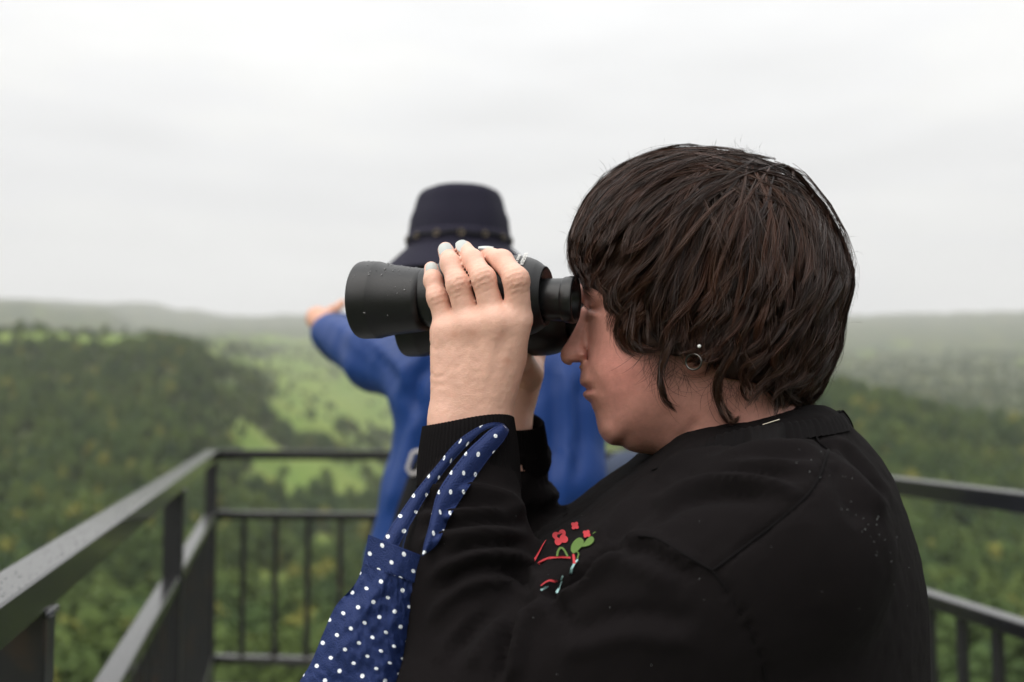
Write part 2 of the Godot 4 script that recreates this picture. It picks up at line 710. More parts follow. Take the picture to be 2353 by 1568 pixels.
	var hl := func(a: Array, w: float, amp: float) -> void:
		var o := PackedVector2Array()
		for k in range(0, a.size(), 2):
			o.append(Vector2(792.7 + a[k] * .28203, 545.7 + a[k + 1] * .28203))
		tendons.line(smooth_line(o, 4), w, amp)
	hl.call([1230, 780, 1190, 950, 1130, 1200], 10.0, .0004)
	hl.call([1030, 800, 1010, 1000, 990, 1200], 10.0, .0003)
	hl.call([1380, 800, 1300, 1000, 1200, 1250], 10.0, .0003)
	hl.call([860, 860, 870, 1050, 900, 1250], 10.0, .0003)
	hl.call([1120, 760, 1100, 900, 1070, 1050], 11.0, -.0004)
	hl.call([920, 800, 930, 930, 940, 1080], 11.0, -.0003)
	hl.call([1310, 720, 1290, 850, 1230, 1000], 11.0, -.0004)
	hl.call([690, 1100, 740, 1140, 800, 1130], 3.0, -.0006)
	hl.call([690, 1190, 740, 1200, 790, 1190], 3.0, -.0006)
	hl.call([700, 1250, 760, 1215, 820, 1220], 3.0, -.0005)
	hl.call([690, 850, 715, 900, 760, 930], 3.0, -.0005)
	for k in 26:
		var y := 860.0 + k * 24 + rng.randf_range(-8, 8)
		var x := rng.randf_range(700, 1150)
		hl.call([x, y, x + 100, y + 22 + rng.randf_range(-10, 10), x + 230, y + 60], 2.2, -.00016)
	nz.frequency = 1.0
	for k in h1.v.size():
		var p := h1.v[k]
		var off := 0.0
		var red := 0.0
		for e: Array in kn:
			var dist: float = p.distance_to(e[0])
			if dist < e[3] * 2.6:
				var ax: Vector3 = (e[1] - e[2]).normalized()
				var s: float = (p - e[0]).dot(ax) + .0012 * nz.get_noise_3dv(p * 260.0)
				var w := exp(-pow(dist / e[3], 2))
				off += w * (.00030 * sin(s * 1500.0 + 2.0 * nz.get_noise_3dv(p * 200.0)) + .00075 * nz.get_noise_3dv(p * Vector3(330, 620, 330)))
				red += .5 * w
		var q := PV(p)
		off += .00030 * nz.get_noise_3dv(p * 170.0)
		off += tendons.at(q.x, q.y)
		h1.v[k] = p + h1.n[k] * off
		var col := Color(.71, .425, .330)
		col = col.lerp(Color(.60, .30, .205), clampf(red * .55, 0, .5))
		for r: Array in [[1045, 768], [1085, 766], [1150, 770], [1165, 830]]:
			col = col.lerp(Color(.58, .27, .19), .45 * exp(-Vector2((q.x - r[0]) / 13, (q.y - r[1]) / 10).length_squared()))
		col = col * (1.0 + .09 * nz.get_noise_3dv(p * 60.0) + .06 * nz.get_noise_3dv(p * 420.0))
		h1.c.append(col)
	h1.n = PackedVector3Array()
	var h2 := MB.new()      # the other hand, mirrored across the binoculars
	for k in h1.v.size():
		var p := h1.v[k]
		h2.v.append(Vector3(p.x + .018, p.y - .008, -1.722 - p.z))
		h2.c.append(h1.c[k])
	for k in range(0, h1.i.size(), 3):
		h2.tri(h1.i[k], h1.i[k + 2], h1.i[k + 1])
	var heads := m.v.size()
	m.join(h1)
	m.join(h2)
	inner_arm(m, 0, heads, heads, heads + h1.v.size(), [P(1085, 1630, .705), P(1790, 1262, .70)])
	inner_arm(m, 0, heads, heads + h1.v.size(), m.v.size(), [P(1200, 1600, .985), P(1620, 1290, .97)])
	return m

func inner_arm(m: MB, h0: int, h1: int, a0: int, a1: int, via: Array) -> void:
	# forearm and upper arm inside the sleeve, grown onto wrist and neck
	var low := func(from: int, to: int) -> Array:
		var least := 1e9
		var best := from
		for k in range(from, to):
			if m.v[k].y < least:
				least = m.v[k].y
				best = k
		var second := from
		var d := 1e9
		for k in range(from, to):
			var e := m.v[k].distance_squared_to(m.v[best])
			if k != best and e < d:
				d = e
				second = k
		return [best, second]
	var w: Array = low.call(a0, a1)
	var n: Array = low.call(h0, h1)
	var cw := Vector3.ZERO
	var cnt := 0
	for k in range(a0, a1):
		if m.v[k].y < m.v[w[0]].y + .01:
			cw += m.v[k]
			cnt += 1
	var b := m.v.size()
	tube(m, PackedVector3Array([cw / cnt, via[0], via[1], m.v[n[0]]]), PackedFloat32Array([.022, .032, .036, .03]), 12)
	while m.c.size() < m.v.size():
		m.c.append(Color(.5, .3, .2))
	m.tri(w[0], w[1], b)
	m.tri(n[0], n[1], b + 36)

func nail(parent: Node, x: float, y: float, d: float, along: Vector3, face: Vector3, ln: float, w: float, m: Material, far := false) -> void:
	var o := hb(x, y, d)
	var a := along.normalized()
	var n := (face - a * face.dot(a)).normalized()
	var s := a.cross(n)
	var b := MB.new()
	var N := 9
	for side in 2:
		for j in N:
			for i in N:
				var p := Vector2(i, j) / (N - 1) * 2.0 - Vector2.ONE
				var pp := Vector2(p.x * sqrt(1 - p.y * p.y * .42), p.y * sqrt(1 - p.x * p.x * .30))
				var lift := (1 - pp.x * pp.x) * w * .34 + (1 - pp.y * pp.y) * .0007 - (.0009 if side == 1 else 0.0)
				var q := o + s * pp.x * w + a * pp.y * ln + n * (lift - w * .2 + .0006)
				if far:
					q = Vector3(q.x + .018, q.y - .008, -1.722 - q.z)
				b.v.append(q)
	for side in 2:
		for j in N - 1:
			for i in N - 1:
				var k := side * N * N + j * N + i
				if (side == 0) != far:
					b.quad(k, k + N, k + N + 1, k + 1)
				else:
					b.quad(k, k + 1, k + N + 1, k + N)
	add("nail", b.mesh(), m, parent)

const HAIR_HULL := [1333, 648, 1312, 592, 1309, 545, 1328, 500, 1355, 450, 1392, 408, 1450, 370, 1520, 348, 1600, 338, 1690, 338, 1760, 358, 1830, 406, 1890, 480, 1930, 552, 1953, 620, 1955, 660, 1938, 720, 1928, 790, 1908, 850, 1880, 902, 1850, 940, 1880, 960, 1910, 1000, 1910, 1160, 1560, 1160, 1528, 1055, 1463, 1041, 1404, 1022, 1381, 995, 1369, 948, 1342, 910, 1334, 872, 1338, 841, 1350, 790, 1346, 735, 1338, 690]
const HAIR_AREA := [1338, 652, 1300, 600, 1290, 545, 1300, 400, 1450, 320, 1690, 300, 1900, 400, 2000, 600, 1990, 760, 1930, 900, 1856, 950, 1800, 912, 1735, 880, 1660, 868, 1640, 800, 1585, 800, 1560, 820, 1535, 815, 1500, 800, 1452, 775, 1430, 700, 1412, 655, 1398, 668, 1365, 655]
const GUIDES := [
	[1705, 366, 1620, 342, 1500, 350, 1410, 396, 1350, 455, 1310, 540, 1311, 592, 1332, 640],
	[1712, 376, 1605, 362, 1490, 395, 1420, 450, 1368, 520, 1342, 590, 1348, 640, 1392, 674],
	[1692, 366, 1600, 385, 1520, 430, 1460, 490, 1415, 560, 1385, 620, 1380, 655, 1404, 675],
	[1696, 374, 1625, 402, 1556, 452, 1508, 520, 1476, 590, 1432, 650, 1424, 710, 1440, 775, 1490, 806],
	[1702, 380, 1642, 422, 1584, 482, 1546, 552, 1514, 622, 1482, 690, 1466, 745, 1484, 798, 1536, 806],
	[1706, 385, 1660, 440, 1612, 510, 1582, 590, 1562, 662, 1544, 735, 1532, 800, 1518, 868, 1528, 918, 1562, 950],
	[1711, 390, 1680, 450, 1642, 530, 1620, 610, 1610, 682, 1600, 735, 1585, 775, 1565, 808, 1548, 830, 1540, 845],
	[1716, 390, 1702, 460, 1682, 540, 1666, 620, 1655, 700, 1648, 755, 1636, 800, 1625, 835],
	[1721, 391, 1727, 460, 1722, 550, 1712, 640, 1700, 722, 1680, 802, 1652, 872, 1654, 928, 1680, 968, 1696, 950],
	[1726, 391, 1752, 450, 1766, 540, 1762, 640, 1746, 732, 1730, 812, 1720, 866, 1738, 910],
	[1731, 389, 1782, 440, 1812, 530, 1817, 640, 1802, 740, 1782, 830, 1770, 896, 1790, 958],
	[1736, 384, 1812, 428, 1858, 520, 1868, 630, 1854, 740, 1834, 840, 1812, 910, 1816, 962],
	[1700, 374, 1828, 422, 1898, 510, 1920, 620, 1906, 730, 1886, 830, 1852, 905, 1832, 948],
	[1690, 368, 1832, 402, 1924, 510, 1957, 620, 1944, 720, 1930, 800, 1892, 890, 1846, 942]]

var hull: Pillow
func hull_h(u: float, v: float) -> float:
	var k := clampi(int((v - hull.v0) / 5.0), 0, hull.zt.size() - 1)
	var t := maxf(hull.o.at(u, v) * (MID - .04) / F, 0.0)
	var a := maxf(0.0, 1.0 - t / hull.rt[k])
	return hull.zt[k] * sqrt(maxf(0.0, 1.0 - a * a))

func strand(m: MB, pts: PackedVector3Array, w: float, col: Color, mid: Vector3, lean := 0.0, roll := 0.0) -> void:
	var n := pts.size()
	var base := m.v.size()
	for k in n:
		var f := (pts[mini(k + 1, n - 1)] - pts[maxi(k - 1, 0)]).normalized()
		var o := (pts[k] - mid).normalized()
		var s := f.cross(o).normalized()
		var nn := s.cross(f)
		if roll != 0.0:
			var s2 := s * cos(roll) + nn * sin(roll)
			nn = nn * cos(roll) - s * sin(roll)
			s = s2
		var tilt := nn + s * lean
		var ww: float = w * (1.0 if k < n - 3 else [1.0, .7, .2][k - n + 3])
		m.v.append(pts[k] - s * ww)
		m.v.append(pts[k] + s * ww)
		m.n.append((tilt - s * .6).normalized())
		m.n.append((tilt + s * .6).normalized())
		m.c.append(col)
		m.c.append(col)
	for k in n - 1:
		var a := base + 2 * k
		m.quad(a, a + 2, a + 3, a + 1)

func build_hair(locks: int, far_locks: int) -> MB:
	var m := MB.new()
	var g: Array[PackedVector2Array] = []
	for a in GUIDES:
		g.append(V2(a))
	var mid := P(1640, 680, MID)
	var SEG := 15
	var zm := -.838
	var last := g.size() - 1.0
	for n in locks + far_locks:
		var far := n >= locks
		var gc := rng.randf() * last
		if rng.randf() < .16:
			gc = rng.randf() * 1.2
		elif rng.randf() < .16:
			gc = last - rng.randf() * 1.6
		var layer := rng.randf()                      # 0: outermost
		var t1 := rng.randf_range(.30, 1.0)
		if layer > .6:
			t1 = rng.randf_range(.70, 1.0)
		var t0 := maxf(0.0, t1 - rng.randf_range(.28, .62))
		var thin := 1.0
		# the two long side locks are narrow; the hair round them ends higher
		for long: Array in [[5.0, .75, .10], [8.0, .70, .12]]:
			if absf(gc - long[0]) < .75 and t1 > long[1]:
				if absf(gc - long[0]) < long[2] * 1.3 and rng.randf() < .8:
					gc = long[0] + rng.randf_range(-.5, .5) * long[2]
					t1 = rng.randf_range(.93, 1.0)
					t0 = t1 - .5
					thin = .35
				else:
					t1 = long[1] * rng.randf_range(.88, 1.0)
					t0 = maxf(0.0, t1 - .45)
		var grp := float(int(gc * 2.4) * 3 + int(layer * 2.4))     # neighbouring locks share their wave
		var phase := 6.2 * absf(sin(grp * 12.989)) + rng.randfn() * .35
		var amp := (6.0 + 12.0 * absf(sin(grp * 4.17))) * rng.randf_range(.6, 1.3) * thin * (.55 if gc < 3.2 else 1.0)
		var wl := 2.0 + 1.6 * absf(sin(grp * 7.31)) + rng.randfn() * .08
		var width := rng.randf_range(.07, .22) * thin
		var deep := layer * .008 - .001
		var flick := rng.randfn() * 20.0 * (thin if gc > 3.2 else .5)
		var tone := rng.randf_range(.40, 1.30) * (1.15 - .45 * layer)  # inner layers darker: shade between the locks put into the hair colour
		var red := rng.randf() < .16
		var root_at := Vector2(rng.randfn() * 58, rng.randfn() * 20 + 8)
		var count := int(rng.randf_range(34, 68))
		var slant := rng.randfn() * 16.0 * thin * (.4 if gc < 3.2 else 1.0)
		var edge := clampf(minf(gc, last - gc) / .8, .20, 1.0)
		for q in count:
			var x := rng.randf_range(-1, 1)
			var fly := rng.randf() < .10
			var e1 := t1 - rng.randf() * .07
			var e0 := t0 + rng.randf() * .12
			var drift := Vector2(rng.randfn(), rng.randfn()) * (.9 if not fly else 6.0)
			var ph2 := rng.randf() * TAU
			var jig := rng.randf_range(.5, 3.2)
			var jf := rng.randf_range(5.0, 12.0)
			var roll := rng.randf_range(-1.25, 1.25)
			var lift := rng.randf_range(.002, .012) if fly else 0.0
			var pts := PackedVector3Array()
			for s in SEG:
				var f := float(s) / (SEG - 1)
				var t := lerpf(e0, e1, f)
				var gg := clampf(gc + x * width * (1.0 - .72 * f * f), 0, last - .001)
				var kk := int(gg)
				var p := at_line(g[kk], t).lerp(at_line(g[kk + 1], t), gg - kk)
				var p2 := at_line(g[kk], t + .03).lerp(at_line(g[kk + 1], t + .03), gg - kk)
				var dir := (p2 - p).normalized() if p2.distance_squared_to(p) > .01 else Vector2.DOWN
				var wave := sin(t * TAU * wl + phase) * amp * smoothstep(.05, .75, t) + flick * f * f * f + slant * (f - .4) + jig * sin(f * jf + ph2)
				if fly:
					wave += 7.0 * f * f * sin(ph2)
				p += Vector2(-dir.y, dir.x) * wave * edge + drift * (.4 + f) + root_at * (1.0 - t) * (1.0 - t) * edge
				var out := -5.0 - jig * 2.0 - hull.o.at(p.x, p.y)
				if fly:
					out -= 12.0
				if out > 0:
					p += (Vector2(1640, 660) - p).normalized() * out
				var h := hull_h(p.x, p.y)
				var hh := h - deep + .0042 * (1.0 - x * x) + lift * f + .0050 * sin(t * TAU * wl + phase + 1.5) * smoothstep(.1, .6, t) * edge
				if layer < .55:
					hh += .006 * f * f * f
				var w := P(p.x, p.y, MID - maxf(hh, .001))
				if far:
					w.z = 2 * zm - w.z
				pts.append(w)
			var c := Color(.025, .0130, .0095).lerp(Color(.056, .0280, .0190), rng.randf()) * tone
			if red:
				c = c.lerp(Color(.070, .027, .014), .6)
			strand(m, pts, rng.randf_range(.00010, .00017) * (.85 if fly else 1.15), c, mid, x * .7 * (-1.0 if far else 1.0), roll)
	# stray hairs standing off the outline
	for n in 1500:
		var top := rng.randf() * 19.0
		var i := int(top)
		var p0 := Vector2(HAIR_HULL[2 * i], HAIR_HULL[2 * i + 1]).lerp(Vector2(HAIR_HULL[2 * i + 2], HAIR_HULL[2 * i + 3]), top - i)
		var inw := (Vector2(1640, 660) - p0).normalized()
		p0 += inw * rng.randf_range(4, 40)
		var tang := Vector2(inw.y, -inw.x) * (1 if p0.x < 1700 else -1)
		tang = tang.rotated(rng.randfn() * .2)
		var bend := rng.randfn() * .12
		var pts := PackedVector3Array()
		var p := p0
		var ln := rng.randf_range(2, 8)
		var hz := rng.randf_range(-.03, .03)
		for s in 9:
			pts.append(P(p.x, p.y, MID - hz))
			p += tang * ln - inw * rng.randf_range(-.2, 1.9)
			tang = tang.rotated(bend + rng.randfn() * .05)
		strand(m, pts, .00012, Color(.045, .022, .016), mid)
	# loose hairs over cheek and neck
	for n in 170:
		var p: Vector2 = [Vector2(1500, 800), Vector2(1530, 820), Vector2(1560, 850), Vector2(1650, 870), Vector2(1700, 880), Vector2(1780, 900)][rng.randi() % 6] + Vector2(rng.randfn() * 14, rng.randfn() * 8)
		var d := Vector2(rng.randfn() * .7, 1).normalized()
		var bend := rng.randfn() * .16
		var pts := PackedVector3Array()
		var ln := rng.randf_range(4, 12)
		for s in 9:
			pts.append(P(p.x, p.y, MID - hull_h(p.x, p.y) + .006 - .0007 * s))
			p += d * ln
			d = d.rotated(bend)
		strand(m, pts, .00010, Color(.035, .017, .013), mid)
	return m

func c4(x: float, y: float) -> Vector2:       # close-up of the bag and sleeve -> view units
	return Vector2(631.9 + x * .4139, 919.1 + y * .4139)

func c5(x: float, y: float) -> Vector2:       # close-up of the shoulder -> view units
	return Vector2(1148.9 + x * .5117, 919.1 + y * .5117)

func L(f: Callable, a: Array) -> PackedVector2Array:
	var o := PackedVector2Array()
	for k in range(0, a.size(), 2):
		o.append(f.call(a[k], a[k + 1]))
	return smooth_line(o, 4)

const TORSO := [1462, 1078, 1505, 1040, 1570, 975, 1660, 945, 1760, 932, 1850, 930, 1905, 935, 1940, 960, 1978, 1000, 2012, 1038, 2042, 1082, 2070, 1140, 2091, 1200, 2110, 1265, 2125, 1330, 2134, 1400, 2138, 1480, 2138, 1568, 2130, 1800, 2060, 2150, 1330, 2150, 1270, 1800, 1232, 1568, 1216, 1400, 1222, 1290, 1243, 1238, 1276, 1219, 1336, 1180, 1398, 1126]

func smooth_ring(p: PackedVector2Array, per: int) -> PackedVector2Array:
	var o := PackedVector2Array()
	var n := p.size()
	for k in n:
		for j in per:
			o.append(p[k].cubic_interpolate(p[(k + 1) % n], p[(k + n - 1) % n], p[(k + 2) % n], float(j) / per))
	return o

func flat(p: PackedVector2Array) -> Array:
	var o := []
	for q in p:
		o.append(q.x)
		o.append(q.y)
	return o

func sweater_field() -> Union:
	var u := Union.new()
	var t := pillow(flat(smooth_ring(V2(TORSO), 3)), [920, .075, 985, .098, 1050, .132, 1100, .158, 1200, .185, 1300, .192, 1500, .190, 2150, .18], [920, .05, 1000, .062, 1100, .085, 1300, .10, 2150, .11], Vector2(1180, 900), Vector2(2200, 2190), 7.0)
	t.pw = 2.2
	t.o.soften(4, 8.0, 60.0)
	u.pil = [t]
	var b := Bones.new()
	b.k0 = .022
	b.kf = .012
	b.kg = .022
	var sh := P(1800, 1262, .685)
	var el := P(1083, 1640, .700)
	b.cap(sh, el, .074, .056)
	b.cap(P(1085, 1630, .705), P(1078, 1300, .745), .050, .0455, 1)
	b.cap(P(1078, 1300, .745), P(1078, 1105, .783), .0455, .0395, 1)
	b.cap(P(1620, 1290, .99), P(1200, 1600, .985), .075, .058)
	b.cap(P(1200, 1600, .985), P(1180, 1080, .935), .052, .036, 2)
	u.bones = b
	u.k = .020
	return u

var cloth_relief: Relief
var cloth_field: Union

func sweater_relief() -> Relief:
	var r := Relief.new(Vector2(900, 900), Vector2(2160, 1640), 4.0)
	var f4 := func(a: Array, w: float, amp: float) -> void:
		r.line(L(c4, a), w * 1.25, amp)
	var f5 := func(a: Array, w: float, amp: float) -> void:
		r.line(L(c5, a), w * 1.2, amp)
	# bunched sleeve
	f4.call([800, 520, 900, 500, 1100, 492, 1250, 530, 1370, 590], 9, .0045)
	f4.call([820, 590, 1000, 575, 1200, 585, 1330, 640], 8, -.0040)
	f4.call([780, 660, 900, 650, 1100, 625, 1300, 610, 1410, 625], 10, .0040)
	f4.call([860, 720, 1050, 680, 1250, 668, 1390, 690], 8, -.0045)
	f4.call([800, 800, 950, 760, 1150, 740, 1400, 760], 11, .0042)
	f4.call([950, 880, 1080, 815, 1250, 800, 1390, 800], 8, -.0048)
	f4.call([850, 1010, 960, 920, 1100, 865, 1280, 860, 1400, 920, 1480, 1050], 12, .0050)
	f4.call([920, 1110, 1010, 985, 1160, 935, 1330, 960, 1430, 1060], 11, -.0050)
	f4.call([860, 1250, 960, 1090, 1120, 1010, 1290, 1010, 1400, 1080], 13, .0040)
	f4.call([960, 1450, 1090, 1270, 1280, 1130, 1440, 1075], 14, -.0050)
	f4.call([900, 1480, 1010, 1300, 1180, 1170, 1370, 1090], 15, .0030)
	f4.call([1240, 1568, 1270, 1380, 1330, 1190, 1470, 1075], 11, -.0075)
	f4.call([1300, 1568, 1340, 1400, 1400, 1220, 1520, 1120], 15, .0055)
	f4.call([1080, 1500, 1180, 1330, 1290, 1200], 13, .0035)
	# upper arm and shoulder
	f5.call([330, 1050, 270, 930, 230, 870, 330, 800, 420, 770], 11, -.0045)
	f5.call([60, 1010, 120, 900, 220, 860], 12, .0045)
	f5.call([545, 655, 620, 615, 700, 625, 820, 700, 945, 765], 9, .0040)
	f5.call([560, 700, 650, 668, 760, 730, 900, 800], 10, -.0035)
	f5.call([400, 800, 520, 740, 640, 760, 800, 850], 20, .0035)
	f5.call([330, 1060, 480, 980, 650, 960, 900, 1010], 22, -.0030)
	f5.call([260, 1160, 420, 1090, 640, 1060, 900, 1100], 24, .0030)
	f5.call([690, 480, 850, 395, 1000, 362, 1180, 372, 1350, 430], 13, .0050)
	f5.call([640, 560, 800, 460, 1000, 420, 1200, 440], 16, -.0050)
	f5.call([500, 560, 640, 420, 800, 325, 1000, 285, 1200, 280, 1430, 300], 13, .0052)
	f5.call([560, 470, 720, 370, 900, 318, 1150, 315, 1350, 350], 12, -.0048)
	f5.call([700, 350, 850, 275, 1050, 235, 1280, 212, 1470, 228], 12, .0045)
	f5.call([760, 360, 920, 290, 1120, 262, 1400, 262], 10, -.0042)
	f5.call([440, 640, 560, 500, 690, 380], 14, .0040)
	f5.call([480, 640, 600, 530, 700, 440], 11, -.0040)
	f5.call([1475, 222, 1540, 260, 1640, 400, 1740, 520], 12, .0045)
	f5.call([1440, 200, 1520, 225, 1620, 330, 1720, 450], 10, -.0045)
	f5.call([1480, 180, 1600, 240, 1700, 360, 1790, 500], 10, .0035)
	f5.call([1560, 150, 1660, 240, 1750, 380], 10, -.0030)
	f5.call([1490, 290, 1560, 420, 1640, 560], 18, -.0030)
	# where the upper arm lies against the chest
	r.line(smooth_line(V2([1232, 1380, 1262, 1356, 1300, 1340, 1345, 1308, 1392, 1274, 1436, 1246]), 4), 9, -.0060)
	r.line(smooth_line(V2([1262, 1385, 1305, 1365, 1352, 1334, 1400, 1298, 1445, 1272]), 4), 12, .0042)
	r.line(smooth_line(V2([1400, 1225, 1440, 1180, 1490, 1135, 1540, 1105]), 4), 11, -.0035)
	# seams: a shallow groove
	for s in SEAMS:
		f5.call(s, 4.5, -.0022)
	return r

const FOLD := 1.45
const SEAMS := [[1475, 225, 1455, 290, 1440, 335, 1380, 430, 1250, 545, 1100, 660, 955, 768], [955, 768, 1030, 870, 1100, 990, 1150, 1100, 1183, 1200, 1200, 1300], [955, 768, 820, 690, 700, 622, 620, 612], [1412, 112, 1418, 160, 1440, 195, 1475, 222]]

func build_sweater(u: Union) -> MB:
	var a := P(930, 1700, .63)
	var lo := Vector3(a.x - .04, .92, -.838 - .26)
	var m := nets(u, lo, Vector3(P(2150, 1000, .84).x, P(1500, 905, .80).y, -.838 + .265), .0042)
	m.normals()
	cloth_relief = sweater_relief()
	var r := cloth_relief
	nz.frequency = 1.0
	for k in m.v.size():
		var p := m.v[k]
		var q := PV(p)
		var face := clampf(m.n[k].dot((CAM - p).normalized()) * 3.0, 0, 1)
		var off := FOLD * r.at(q.x, q.y) * face
		off += .0012 * nz.get_noise_3dv(p * 28.0) + .0006 * nz.get_noise_3dv(p * 70.0)
		# creases across the far sleeve
		if q.z > .86 and q.x < 1300:
			off += .004 * sin(p.y * 160.0 + 3.0 * nz.get_noise_3dv(p * 20.0))
		m.v[k] = p + m.n[k] * off
	m.n = PackedVector3Array()
	return m

func ray_to(u: Union, q: Vector2, lift: float) -> Vector3:
	var d := .55
	u.bones.act = PackedInt32Array(range(u.bones.a.size()))
	u.use_bones = true
	for k in 60:
		var e := u.eval(P(q.x, q.y, d))
		if e < .0004 or d > 1.3:
			break
		d += e * .8
	if cloth_relief:
		lift += FOLD * cloth_relief.at(q.x, q.y)
	return P(q.x, q.y, d - lift)

func rib_band(m: MB, top: Array, bottom: Array, amp: float, ribs: int, inner: float) -> void:
	# ribbed knit between two closed rings of equal length
	var n := top.size()
	var rows := 7
	var base := m.v.size()
	var ct := Vector3.ZERO
	for p: Vector3 in top:
		ct += p / n
	for j in rows + 2:
		for k in n:
			var a: Vector3 = top[k]
			var b: Vector3 = bottom[k]
			var o := (a.lerp(b, .5) - ct)
			o = (o - (b - a).normalized() * o.dot((b - a).normalized())).normalized()
			var p: Vector3
			if j < 2:
				p = a.lerp(b, .16 - .12 * j) - o * inner * (1.0 if j == 0 else .55)
			else:
				var t := float(j - 2) / (rows - 1)
				p = a.lerp(b, t) + o * (.0012 * sin(t * PI) + amp * cos(TAU * k * ribs / n))
			m.v.append(p)
	for j in rows + 1:
		for k in n:
			var k2 := (k + 1) % n
			m.quad(base + j * n + k, base + j * n + k2, base + (j + 1) * n + k2, base + (j + 1) * n + k)

func cuff(a: Vector3, b: Vector3, ra: float, rb: float, tilt: Vector3) -> MB:
	var m := MB.new()
	var f := (b - a).normalized()
	var s := f.cross(Vector3(0, 0, 1)).normalized()
	var u := s.cross(f)
	var n := 288
	var top := []
	var bot := []
	for k in n:
		var g := TAU * k / n
		var o := s * cos(g) + u * sin(g) * .92
		var w := 1.0 + .03 * sin(g * 3.0 + 1.0)
		top.append(a + o * ra * w + f * tilt.dot(o) + f * .0015 * sin(g * 2.0))
		bot.append(b + o * rb * (1.0 + .025 * sin(g * 4.0)))
	rib_band(m, top, bot, .00055, 72, .004)
	return m

func ribbon(m: MB, left: PackedVector2Array, right: PackedVector2Array, depth: Callable, thick: float, n := 40, uv_scale := Vector2.ONE, uv_off := Vector2.ZERO, cols := 6) -> void:
	# a strip of cloth between two edges, with its own thickness
	var base := m.v.size()
	var run := 0.0
	var last := Vector3.ZERO
	for side in 2:
		run = 0.0
		for j in n + 1:
			var t := float(j) / n
			var pl := at_line(left, t)
			var pr := at_line(right, t)
			var wide := 0.0
			for k in cols + 1:
				var s := float(k) / cols
				var q := pl.lerp(pr, s)
				var d: float = depth.call(t, s)
				var p := P(q.x, q.y, d + (thick if side == 1 else 0.0))
				if k == 0:
					if j > 0:
						run += p.distance_to(last)
					last = p
					wide = P(pl.x, pl.y, d).distance_to(P(pr.x, pr.y, d))
				m.v.append(p)
				m.t.append(Vector2((s - .5) * wide, run) * uv_scale + uv_off)
	var row := cols + 1
	for side in 2:
		for j in n:
			for k in cols:
				var a := base + side * row * (n + 1) + j * row + k
				if side == 0:
					m.quad(a, a + 1, a + row + 1, a + row)
				else:
					m.quad(a, a + row, a + row + 1, a + 1)
	for e in [0, cols]:
		for j in n:
			var a: int = base + j * row + e
			var b: int = a + row * (n + 1)
			m.quad(a, a + row, b + row, b)

func stroke(pts: PackedVector2Array, w0: float, w1: float) -> PackedVector2Array:
	var l := PackedVector2Array()
	var r := PackedVector2Array()
	var n := pts.size()
	for k in n:
		var d := (pts[mini(k + 1, n - 1)] - pts[maxi(k - 1, 0)]).normalized()
		var w := lerpf(w0, w1, float(k) / (n - 1)) / 2
		l.append(pts[k] + Vector2(-d.y, d.x) * w)
		r.append(pts[k] - Vector2(-d.y, d.x) * w)
	r.reverse()
	l.append_array(r)
	return l

